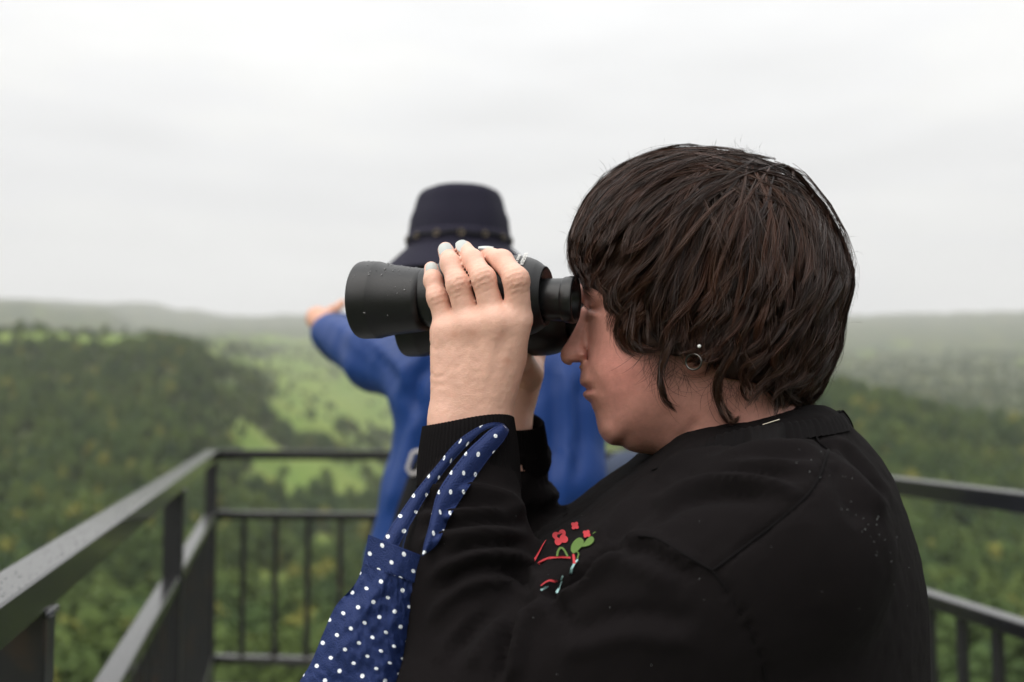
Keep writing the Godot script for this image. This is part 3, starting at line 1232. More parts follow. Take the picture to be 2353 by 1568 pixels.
func woman() -> void:
	var t := thing("person", "woman with short dark brown hair in a black sweatshirt looking through binoculars", "person", P(1700, 945, MID) * Vector3(1, 0, 1))
	var root := Node3D.new()     # keeps traced positions in world space
	var here := t.position
	var put := func(called: String, m: Mesh, mm: Material, parent: Node) -> MeshInstance3D:
		var o := add(called, m, mm, parent)
		if parent == t:
			o.position = -here
		return o
	root.free()
	var skin := vmat(.46, .42)
	skin.subsurf_scatter_enabled = true
	skin.subsurf_scatter_strength = .10
	relief_on(skin, noise_img(5, .045, 512, 4, FastNoiseLite.TYPE_CELLULAR), .035, .018)
	skin.uv1_scale = Vector3(1 / .045, 1 / .030, 1 / .045)
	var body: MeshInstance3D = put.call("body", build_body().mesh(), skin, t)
	print("body ", Time.get_ticks_msec())
	# nails
	var nm := mat(Color(.47, .50, .49), .25, .5)
	relief_on(nm, noise_img(8, .2, 256, 2), .004, .002)
	var nf := mat(Color(.50, .53, .52), .22, .6)
	nail(body, 704, 252, .8042, Vector3(-.10, .94, -.30), Vector3(-.10, .38, 1), .0048, .0047, nm)
	nail(body, 817, 100, .8030, Vector3(-.20, .92, -.42), Vector3(-.12, .55, 1), .0058, .0056, nm)
	nail(body, 960, 74, .8035, Vector3(-.50, .80, -.45), Vector3(-.10, 1.0, 1), .0060, .0055, nm)
	nail(body, 1150, 90, .8055, Vector3(-.98, .06, -.20), Vector3(.05, 1.0, .28), .0064, .0050, nm)
	nail(body, 706, 205, .8075, Vector3(-.10, .94, -.30), Vector3(-.10, .38, 1), .0043, .0040, nf, true)
	nail(body, 830, 92, .8105, Vector3(-.20, .92, -.42), Vector3(-.12, .55, 1), .0050, .0050, nf, true)
	# eyelashes and brow
	var lash := MB.new()
	var mid := P(1640, 700, MID)
	for k in 46:
		var s := k / 45.0
		var p := Vector2(1337, 695).lerp(Vector2(1360, 711), s) + Vector2(0, sin(s * PI) * 2)
		var pts := PackedVector3Array()
		for j in 5:
			var h := .026 + .020 * s + .0012 * j
			pts.append(P(p.x - j * .9 + rng.randfn() * .3, p.y + j * (1.0 + .5 * s), MID - h))
		strand(lash, pts, .00016, Color(.012, .008, .007), mid)
	for k in 60:
		var s := rng.randf()
		var p := Vector2(1338, 662).lerp(Vector2(1372, 668), s) + Vector2(0, rng.randfn() * 3.5 - 9 * sin(s * PI))
		var pts := PackedVector3Array()
		for j in 5:
			pts.append(P(p.x + j * 3.0, p.y + j * (.6 + s), MID - .024 - .030 * s - .002))
		strand(lash, pts, .00016, Color(.020, .012, .010), mid)
	put.call("eyelashes_and_brow", lash.mesh(), vmat(.5, .4), t)
	# hair: a dark under-layer and single strands
	hull = pillow(HAIR_HULL, [340, .083, 500, .089, 650, .088, 720, .086, 800, .084, 900, .078, 1000, .070, 1160, .070], [340, .080, 600, .078, 700, .062, 800, .058, 1000, .055, 1160, .06], Vector2(1240, 320), Vector2(2000, 1180), 4.0)
	var cap := Union.new()
	hull.grow = -.0045
	cap.pil = [hull]
	cap.cut = Outline.new(V2(HAIR_AREA), Vector2(1240, 290), Vector2(2020, 990), 4.0)
	var l2 := P(1290, 960, .80)
	var h2 := P(1990, 330, .84)
	var cm := nets(cap, Vector3(l2.x, l2.y, -.93), Vector3(h2.x, h2.y, -.738), .004)
	hull.grow = 0.0
	var hm := vmat(.38, .36)
	hm.cull_mode = BaseMaterial3D.CULL_DISABLED
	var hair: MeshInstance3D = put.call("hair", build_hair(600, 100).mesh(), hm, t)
	add("under_hair", cm.mesh(), mat(Color(.034, .018, .0128), .6, .3), hair)
	print("hair ", Time.get_ticks_msec())
	# ear-rings and necklace
	var ring := MB.new()
	var rp := PackedVector3Array()
	var rr := PackedFloat32Array()
	for k in 29:
		var a := TAU * k / 28.0
		rp.append(P(1594 + 18 * sin(a), 832 + 18 * cos(a), MID - .095 - .004 * sin(a)))
		rr.append(.00085)
	tube(ring, rp, rr, 8, false)
	put.call("hoop_earring", ring.mesh(), mat(Color(.09, .085, .08), .3, .5, 1.0), t)
	var stud := SphereMesh.new()
	stud.radius = .0014
	stud.height = .0028
	var so: MeshInstance3D = put.call("stud_earring", stud, mat(Color(.75, .78, .76), .1, .8), t)
	so.position += P(1607, 796, MID - .096)
	var nk := MB.new()
	for off in 2:
		var np := PackedVector3Array()
		var nr := PackedFloat32Array()
		for k in 25:
			var s := k / 24.0
			var ang := lerpf(-1.9, 1.75, s)
			var base := P(1725 + 137 * cos(ang), 1000 - 42 * cos(ang) + off * 4, MID)
			np.append(base + Vector3(0, 0, .064 * sin(ang)))
			nr.append(.0008)
		tube(nk, np, nr, 8)
	put.call("necklace", nk.mesh(), mat(Color(.75, .74, .70), .3, .5), t)
	var ch := MB.new()
	for k in 14:
		var s := k / 13.0
		var cpos := ray_neck(Vector2(1755, 976).lerp(Vector2(1790, 965), s))
		lathe(ch, PackedVector2Array([Vector2(-.0009, .0001), Vector2(-.0006, .0007), Vector2(.0006, .0007), Vector2(.0009, .0001)]), cpos, Vector3(1, .2, 0), 8)
	put.call("necklace_chain", ch.mesh(), mat(Color(.40, .37, .30), .3, .5, 1.0), t)
	# sweatshirt
	var cloth := mat(Color(.0082, .0069, .0073), .92, .14)
	cloth.rim_enabled = true
	cloth.rim = .05
	cloth.rim_tint = .4
	relief_on(cloth, noise_img(3, .11, 512, 3), .03, .035)
	var u := sweater_field()
	cloth_field = u
	var sw: MeshInstance3D = put.call("sweatshirt", build_sweater(u).mesh(), cloth, t)
	print("sweater ", Time.get_ticks_msec())
	var rib := mat(Color(.0065, .0058, .0062), .92, .14)
	rib.rim_enabled = true
	rib.rim = .05
	rib.rim_tint = .4
	add("cuff", cuff(P(1079, 972, .797), P(1078, 1122, .781), .0362, .0405, Vector3(-.003, 0, .004)).mesh(), rib, sw)
	add("cuff", cuff(P(1178, 962, .925), P(1180, 1082, .935), .0295, .0335, Vector3(.004, 0, .004)).mesh(), rib, sw)
	# collar
	var top := []
	var bot := []
	var near := V2([1495, 1066, 1515, 1058, 1543, 1049, 1609, 1016, 1661, 996, 1712, 983, 1789, 972, 1840, 967, 1895, 958, 1940, 948])
	var n := 300
	for k in n:
		var g := TAU * k / n
		var cu := 1718 - 218 * cos(g)
		var z := .088 * sin(g)
		var vv := table(cu, near) - (6.0 if z < 0 else 0.0)
		var base := P(cu, vv, MID - maxf(z, 0.0))
		if z < 0:
			base.z = -.838 + z
		top.append(base)
		var low := P(1718 - (242.0 - 16.0 * maxf(cos(g), 0.0)) * cos(g), vv + 40 - 22 * maxf(cos(g), 0.0), MID - maxf(z * 1.17, 0.0))
		if z < 0:
			low.z = -.838 + z * 1.17
		if z > .02:
			low = ray_to(u, Vector2(PV(low).x, PV(low).y), .0030)
		bot.append(low)
	var col := MB.new()
	rib_band(col, top, bot, .0008, 75, .004)
	add("collar", col.mesh(), rib, sw)
	# seams: fine raised stitching along the grooves
	for s in SEAMS:
		var line := L(c5, s)
		var sp := PackedVector3Array()
		var sr := PackedFloat32Array()
		for q in line:
			sp.append(ray_to(u, q, .0008))
			sr.append(.0011)
		var sm := MB.new()
		tube(sm, sp, sr, 6)
		add("seam", sm.mesh(), rib, sw)
	# printed flowers and lines on the chest
	var inks := [mat(Color(.47, .045, .055), .75, .3), mat(Color(.10, .17, .045), .75, .3), mat(Color(.33, .52, .52), .75, .3)]
	var g6 := func(x: float, y: float) -> Vector2:
		return Vector2(1177.6 + x * .12822, 1177.6 + y * .12822)
	var lines := [
		[0, [605, 490, 540, 590, 470, 720, 375, 890], 8, 50], [0, [420, 960, 520, 880, 660, 820, 850, 805, 1040, 815], 58, 34], [0, [1090, 750, 1100, 830, 1110, 920], 46, 60],
		[0, [505, 1320, 580, 1262, 660, 1225, 740, 1235, 810, 1250], 14, 60], [2, [512, 1400, 580, 1360, 650, 1345, 720, 1335], 40, 44], [2, [790, 1445, 840, 1330, 870, 1230, 900, 1140], 50, 26],
		[2, [1170, 845, 1090, 950, 1050, 1060, 1050, 1200], 30, 60], [1, [800, 790, 815, 700, 860, 640, 920, 665, 990, 790], 50, 40], [1, [1440, 385, 1550, 310, 1660, 240, 1715, 180, 1715, 135, 1680, 150], 14, 38], [1, [1140, 700, 1185, 740, 1160, 830], 20, 30]]
	for e: Array in lines:
		print_shape(sw, u, stroke(L(g6, e[1]), e[2] * .105, e[3] * .105), inks[e[0]])
	for e: Array in [[855, 450, 150, .35], [1120, 240, 78, .15], [1330, 385, 76, .2]]:
		var pg := PackedVector2Array()
		for k in 40:
			var a := TAU * k / 40.0
			var r: float = e[2] * (.62 + .38 * absf(cos(2 * (a + e[3] - .78))) )
			pg.append(g6.call(e[0] + r * cos(a), e[1] + r * sin(a)))
		print_shape(sw, u, pg, inks[0], .0026)
	for e: Array in [[1090, 740, 1050, 690, 1055, 600, 1110, 510, 1190, 455, 1250, 470, 1280, 530, 1250, 600, 1190, 670, 1130, 720], [1230, 620, 1290, 540, 1350, 470, 1410, 430, 1455, 460, 1455, 520, 1400, 580, 1320, 610]]:
		print_shape(sw, u, L(g6, e), inks[1], .0018)
	# lint and fine rain caught on the cloth
	var lint := MB.new()
	for k in 50:
		var q: Vector2
		if k < 32:
			var s := rng.randf()
			q = Vector2(1900, 1020).lerp(Vector2(2080, 1320), s) + Vector2(rng.randfn() * 30 - 20, rng.randfn() * 35)
		else:
			q = Vector2(rng.randf_range(1000, 2100), rng.randf_range(1080, 1568))
		var p := ray_to(u, q, .0022)
		if PV(p).z > .87:
			continue
		var r := rng.randf_range(.00012, .00026)
		var s0 := lint.v.size()
		for d: Vector3 in [Vector3(1, 0, 0), Vector3(-1, 0, 0), Vector3(0, 1, 0), Vector3(0, -1, 0), Vector3(0, 0, 1), Vector3(0, 0, -1)]:
			lint.v.append(p + d * r * Vector3(rng.randf_range(.6, 1.8), rng.randf_range(.6, 1.8), 1))
		for f: Array in [[0, 2, 4], [2, 1, 4], [1, 3, 4], [3, 0, 4], [2, 0, 5], [1, 2, 5], [3, 1, 5], [0, 3, 5]]:
			lint.tri(s0 + f[0], s0 + f[2], s0 + f[1])
	var lo := add("lint", lint.mesh(), mat(Color(.34, .36, .36), .4, .5), sw)
	lo.set_meta("kind", "stuff")
	# trousers and shoes below the frame
	var legs := Bones.new()
	legs.k0 = .05
	var hip := P(1700, 1568, MID)
	hip.y = .86
	for s in [-1, 1]:
		var z: float = hip.z + .085 * s
		legs.cap(Vector3(hip.x, .98, hip.z + .06 * s), Vector3(hip.x - .01, .86, z), .125, .11)
		legs.cap(Vector3(hip.x - .01, .86, z), Vector3(hip.x - .03, .46, z), .10, .066)
		legs.cap(Vector3(hip.x - .03, .46, z), Vector3(hip.x + .01, .09, z), .066, .05)
	put.call("trousers", nets(legs, Vector3(hip.x - .22, .03, hip.z - .28), Vector3(hip.x + .22, 1.12, hip.z + .28), .014).mesh(), mat(Color(.02, .022, .03), .85, .3), t)
	for s in [-1, 1]:
		var shoe := Bones.new()
		var z: float = hip.z + .085 * s
		shoe.k0 = .03
		shoe.cap(Vector3(hip.x + .03, .042, z), Vector3(hip.x - .15, .034, z), .042, .034)
		shoe.cap(Vector3(hip.x + .02, .10, z), Vector3(hip.x, .04, z), .045, .04)
		put.call("shoe", nets(shoe, Vector3(hip.x - .25, 0, z - .07), Vector3(hip.x + .12, .18, z + .07), .009).mesh(), mat(Color(.03, .03, .03), .6, .4), t)

func ray_neck(q: Vector2) -> Vector3:
	return P(q.x, q.y, MID - .083)

func print_shape(parent: Node, u: Union, pg: PackedVector2Array, m: Material, lift := .0022) -> void:
	var ti := Geometry2D.triangulate_polygon(pg)
	if ti.is_empty():
		return
	var b := MB.new()
	for q in pg:
		b.v.append(ray_to(u, q, lift))
	for k in range(0, ti.size(), 3):
		var a := pg[ti[k]]
		if (pg[ti[k + 1]] - a).cross(pg[ti[k + 2]] - a) > 0:
			b.tri(ti[k], ti[k + 1], ti[k + 2])
		else:
			b.tri(ti[k], ti[k + 2], ti[k + 1])
	add("chest_print", b.mesh(), m, parent)

# ---------------------------------------------------------------- binoculars
func drops(m: MB, p: Vector3, n: Vector3, r: float) -> void:
	var s := n.cross(Vector3.UP if absf(n.y) < .9 else Vector3.RIGHT).normalized()
	var u := s.cross(n)
	var base := m.v.size()
	var el := rng.randf_range(.8, 1.5)
	for j in 3:
		var a := [0.0, .9, 1.0][j] as float
		for k in 8:
			var g := TAU * k / 8
			m.v.append(p + (s * cos(g) * el + u * sin(g)) * r * [1.0, .85, .45][j] + n * r * [-.05, .35, .55][j])
	m.v.append(p + n * r * .6)
	for j in 2:
		for k in 8:
			var a := base + j * 8 + k
			var b := base + j * 8 + (k + 1) % 8
			m.quad(a, a + 8, b + 8, b)
	for k in 8:
		m.tri(base + 16 + k, base + 24, base + 16 + (k + 1) % 8)

func binoculars() -> void:
	var E := P(1306, 689, .805)
	var O := P(809, 690, .862)
	var f := (O - E).normalized()
	var ln := E.distance_to(O)
	var X := func(u: float) -> float: return (1306.0 - u) / 497.0 * ln
	var S := func(u: float, r: float) -> Vector2: return Vector2(X.call(u), r * (.805 + (1306.0 - u) * .0001147) / F)
	var prof := func(a: Array) -> PackedVector2Array:
		var o := PackedVector2Array()
		for k in range(0, a.size(), 2):
			o.append(S.call(a[k], a[k + 1]))
		return o
	var t := thing("binoculars", "large matte black binoculars held up to the woman's eyes", "binoculars", E)
	var rubber := mat(Color(.0062, .0062, .0074), .38, .46)
	relief_on(rubber, noise_img(12, .2, 256, 2), .012, .006)
	var plain := mat(Color(.0060, .0060, .0070), .34, .46)
	var glass := mat(Color(.01, .012, .02), .05, .8)
	var mk := func(a: Array, off := 0.0) -> Mesh:
		var m := MB.new()
		lathe(m, prof.call(a), Vector3(0, off, 0), f, 72)
		return m.mesh()
	var barrel: Mesh = mk.call([990, 60, 990, 71, 975, 73, 914, 80, 893, 84.3, 884, 86.6, 880, 88, 876, 88.6, 842, 89.2, 836, 88.5, 833, 87, 833, 83, 838, 80, 860, 77])
	var lens: Mesh = mk.call([855, .1, 856, 40, 860, 77])
	var house: Mesh = mk.call([1251, 40, 1257, 58, 1260, 66, 1258, 69, 1252, 71.5, 1245, 78, 1236, 84, 1224, 89, 1206, 93, 1177, 94.5, 1120, 92, 1060, 84, 1010, 74, 985, 66], 8 * .82 / F)
	var eye: Mesh = mk.call([1300, 38, 1318, 45, 1323, 49, 1323, 53, 1320, 54.5, 1311, 54.5, 1308, 53.6, 1301, 53, 1298, 51, 1295, 49.6, 1250, 48.6, 1247, 40])
	var ocular: Mesh = mk.call([1298, .1, 1299, 25, 1302, 38.5])
	for side in 2:
		var at := Vector3.ZERO if side == 0 else Vector3(.024, -.012, -.061)
		for e: Array in [["barrel", barrel, rubber], ["objective_lens", lens, glass], ["prism_housing", house, rubber], ["eyecup", eye, plain], ["ocular_lens", ocular, glass]]:
			var o := add(e[0], e[1], e[2], t)
			o.position = at
			if side == 1 and e[0] in ["barrel", "objective_lens"]:
				o.position -= f * .010
	# bridge, hinge and focusing wheel between the barrels
	var c := Vector3(.012, -.006, -.0305)
	var br := MB.new()
	beam(br, f * X.call(1225.0) + Vector3(0, .016, 0), f * X.call(1225.0) + Vector3(.024, .004, -.061), .016, .012, f, .002)
	beam(br, f * X.call(1060.0) + Vector3(0, .016, 0), f * X.call(1060.0) + Vector3(.024, .004, -.061), .03, .014, f, .002)
	add("bridge", br.mesh(), plain, t)
	var hg := MB.new()
	lathe(hg, PackedVector2Array([Vector2(X.call(1240.0), .001), Vector2(X.call(1240.0), .007), Vector2(X.call(1040.0), .008), Vector2(X.call(1020.0), .006), Vector2(X.call(1020.0), .001)]), c + Vector3(0, .016, 0), f, 32)
	add("hinge", hg.mesh(), plain, t)
	var fw := MB.new()
	var sides := 96
	for j in 4:
		var x: float = X.call([1185.0, 1183.0, 1122.0, 1120.0][j])
		var base := fw.v.size()
		for k in sides:
			var a := TAU * k / sides
			var r := .0135 + (.0004 if k % 4 < 2 else -.0004) - (.001 if j == 0 or j == 3 else 0.0)
			var s := f.cross(Vector3.UP).normalized()
			fw.v.append(c + Vector3(0, .016, 0) + f * x + (s * cos(a) + s.cross(f) * sin(a)) * r)
		if j > 0:
			for k in sides:
				var a := base + k
				var b := base + (k + 1) % sides
				fw.quad(a - sides, b - sides, b, a)
	add("focus_wheel", fw.mesh(), plain, t)
	# white lettering on the housing
	var white := mat(Color(.62, .62, .60), .6, .4)
	var font := SystemFont.new()
	font.font_names = PackedStringArray(["Droid Sans"])
	font.font_weight = 700
	for e: Array in [["BAIGISH", 1221.0, .0034, 22.0], ["MADE IN", 1208.0, .0019, 16.0]]:
		var tm := TextMesh.new()
		tm.text = e[0]
		tm.font = font
		tm.font_size = 32
		tm.pixel_size = e[2] / 24.0
		tm.depth = .0002
		tm.curve_step = 2.0
		var o := add("lettering", tm, white, t)
		# text runs down the near side; letter tops point towards the eyepiece
		var ang := deg_to_rad(50.0)
		var nearv := f.cross(Vector3.UP).normalized()
		if nearv.z < 0:
			nearv = -nearv
		var upv := nearv.cross(f).normalized()
		if upv.y < 0:
			upv = -upv
		var nrm := upv * sin(ang) + nearv * cos(ang)
		var along := (nearv * sin(ang) - upv * cos(ang)).normalized()
		var tops := nrm.cross(along).normalized()
		var rad: float = S.call(1200.0, 93.4).y + .0003
		o.basis = Basis(along, tops, nrm)
		o.position = Vector3(0, 8 * .82 / F, 0) + f * X.call(e[1]) + nrm * (rad - .0001) - along * .004
	# rain on the near barrel
	var dm := MB.new()
	var nearv2 := f.cross(Vector3.UP).normalized()
	if nearv2.z < 0:
		nearv2 = -nearv2
	var upv2 := nearv2.cross(f).normalized()
	if upv2.y < 0:
		upv2 = -upv2
	for k in 60:
		var u := rng.randf_range(842, 975)
		var a := deg_to_rad(90.0 - absf(rng.randfn()) * 42.0)
		var r: float = table(1306 - u, V2([331, 73, 392, 80, 430, 88.4, 466, 89.2])) * (.805 + (1306.0 - u) * .0001147) / F
		var n := upv2 * sin(a) + nearv2 * cos(a)
		drops(dm, f * X.call(u) + n * r, n, rng.randf_range(.0003, .0010))
	var dr := add("raindrops", dm.mesh(), mat(Color(.03, .03, .032), .04, .7), t)
	dr.set_meta("kind", "stuff")

# ---------------------------------------------------------------- tote bag
const STRAP_A := [0, .698, .12, .700, .25, .703, .38, .713, .50, .725, .65, .740, .85, .751, .94, .757, 1, .785]

func tote() -> void:
	var t := thing("tote_bag", "navy blue cloth tote bag with white polka dots hanging from the woman's wrist", "bag", P(900, 1245, .72))
	var here := t.position
	var dots := img_tex(256, func(x: int, y: int) -> Color:
		var navy := Color(.105, .170, .355)
		var best := 1e9
		for c: Vector2 in [Vector2(64, 64), Vector2(192, 192), Vector2(192, -64), Vector2(-64, 192), Vector2(320, 64), Vector2(64, 320)]:
			best = minf(best, (Vector2((x - c.x) / 23.5, (y - c.y) / 21.7)).length())
		var weave := .96 + .04 * float((x / 2 + y / 2) % 2)
		return Color(.93, .95, .97).lerp(navy * weave, smoothstep(.94, 1.06, best)))
	var m := mat(Color.WHITE, .62, .35)
	m.albedo_texture = dots
	var w := noise_img(21, .02, 512, 4)
	m.heightmap_enabled = true
	m.heightmap_texture = ImageTexture.create_from_image(w)
	m.heightmap_scale = .05
	var us := Vector2(1 / .017, 1 / .0184)
	var put := func(called: String, b: MB) -> MeshInstance3D:
		var o := add(called, b.mesh(), m, t)
		o.position = -here
		return o
	var left := V2([848, 1232, 836, 1290, 816, 1342, 772, 1392, 745, 1450, 716, 1520, 688, 1568, 640, 1660, 600, 1760, 560, 1860])
	var right := V2([970, 1282, 964, 1340, 951, 1400, 943, 1470, 939, 1520, 937, 1568, 934, 1640, 930, 1720, 926, 1790, 925, 1860])
	var wr := FastNoiseLite.new()
	wr.seed = 9
	wr.frequency = 1.0
	var front := func(tt: float, s: float) -> float:
		var d := .712 + .012 * (1 - s) - (.010 + .014 * minf(tt * 2.0, 1.0)) * sin(s * PI)
		d += .0035 * sin(s * 9.0 + tt * 7.0 + 2.0 * wr.get_noise_2d(s * 2.0, tt * 3.0)) * minf(1, tt * 4) * sin(s * PI)
		d += .0028 * wr.get_noise_2d(s * 7.0 + tt * 6.0, tt * 16.0 - s * 6.0) * minf(1.0, tt * 6.0)
		d += .004 * exp(-pow((tt - .33 - .25 * (s - .3)) / .03, 2)) * (1 - s)
		return d
	var b := MB.new()
	ribbon(b, left, right, front, .0009, 90, us, Vector2(.1, .2), 44)
	put.call("front_panel", b)
	b = MB.new()
	ribbon(b, left, right, func(tt: float, s: float) -> float: return .7135 + .012 * (1 - s) + (.010 + .02 * minf(tt * 2.0, 1.0)) * sin(s * PI), .0009, 50, us, Vector2.ZERO, 20)
	put.call("back_panel", b)
	# folded hem along the mouth
	var hl := V2([846, 1229, 842, 1258, 834, 1296])
	var hr := V2([972, 1278, 970, 1310, 966, 1345])
	b = MB.new()
	ribbon(b, hl, hr, func(tt: float, s: float) -> float: return front.call(tt * .105, s) - .0016, .0012, 12, us, Vector2(.35, .55), 30)
	put.call("hem", b)
	# stitching
	var st := mat(Color(.010, .018, .075), .8, .2)
	for e: Array in [[.93, .004, hl, hr], [.10, .004, hl, hr]]:
		var sm := MB.new()
		for k in 26:
			var s0 := (k + .1) / 26.0
			var s1 := (k + .75) / 26.0
			var q0 := at_line(hl, e[0]).lerp(at_line(hr, e[0]), s0)
			var q1 := at_line(hl, e[0]).lerp(at_line(hr, e[0]), s1)
			var d0: float = front.call(e[0] * .105, s0) - .0018
			tube(sm, PackedVector3Array([P(q0.x, q0.y, d0), P(q1.x, q1.y, d0)]), PackedFloat32Array([.00022, .00022]), 5)
		var o := add("stitching", sm.mesh(), st, t)
		o.position = -here
	# straps over the wrist
	var ar := V2([832, 862, 870, 832, 905, 795, 940, 720, 970, 650, 1040, 540, 1120, 420, 1200, 310, 1262, 238, 1292, 190, 1300, 160])
	var al := V2([815, 868, 826, 800, 850, 715, 872, 620, 900, 520, 960, 420, 1060, 290, 1130, 222, 1195, 165, 1245, 140, 1270, 128])
	var bl := V2([585, 800, 640, 705, 680, 648, 740, 560, 800, 480, 900, 360, 1000, 240, 1100, 165, 1180, 132, 1240, 126, 1290, 140])
	var brr := V2([670, 850, 718, 750, 760, 680, 800, 608, 840, 540, 915, 432, 990, 338, 1080, 242, 1160, 172, 1230, 150, 1290, 165])
	var conv := func(a: PackedVector2Array) -> PackedVector2Array:
		var o := PackedVector2Array()
		for p in a:
			o.append(c4(p.x, p.y))
		return o
	b = MB.new()
	ribbon(b, conv.call(bl), conv.call(brr), func(tt: float, s: float) -> float: return table(tt, V2([0, .716, .25, .733, .45, .741, .65, .750, .85, .757, .94, .762, 1, .79])) - .004 * sin(s * PI) * (1 - tt) - .002 * s, .0012, 60, us, Vector2(.0, .35), 10)
	put.call("strap", b)
	var on_sleeve := func(tt: float, s: float) -> float:
		var q: Vector2 = at_line(conv.call(al), tt).lerp(at_line(conv.call(ar), tt), s)
		var d := table(tt, V2(STRAP_A)) + (.004 * absf(s - .35)) - .003 * sin(s * PI)
		return minf(d, PV(ray_to(cloth_field, q, .0035)).z) if tt < .75 else d
	b = MB.new()
	ribbon(b, conv.call(al), conv.call(ar), on_sleeve, .0012, 60, us, Vector2(.28, .1), 10)
	put.call("strap", b)
	for e: Array in [[al, ar, .07], [al, ar, .93], [bl, brr, .08]]:
		var sm := MB.new()
		for k in 60:
			var t0 := lerpf(.04, .93, (k + .1) / 60.0)
			var t1 := lerpf(.04, .93, (k + .7) / 60.0)
			var f := func(tt: float) -> Vector3:
				var q := at_line(conv.call(e[0]), tt).lerp(at_line(conv.call(e[1]), tt), e[2])
				var d: float = on_sleeve.call(tt, e[2]) if e[0] == al else table(tt, V2([0, .716, .25, .733, .45, .741, .65, .750, .85, .757, .94, .762, 1, .79]))
				if e[0] != al:
					d += -.004 * sin(e[2] * PI) * (1 - tt) - .002 * e[2]
				return P(q.x, q.y, d - .0003)
			tube(sm, PackedVector3Array([f.call(t0), f.call(t1)]), PackedFloat32Array([.0002, .0002]), 5)
		var o := add("stitching", sm.mesh(), st, t)
		o.position = -here

# ---------------------------------------------------------------- the man pointing, and a companion
class Jacket:
	var bones: Bones
	var n: FastNoiseLite
	func prep(c: Vector3, r: float) -> void:
		bones.prep(c, r)
	func eval(p: Vector3) -> float:
		return bones.eval(p)

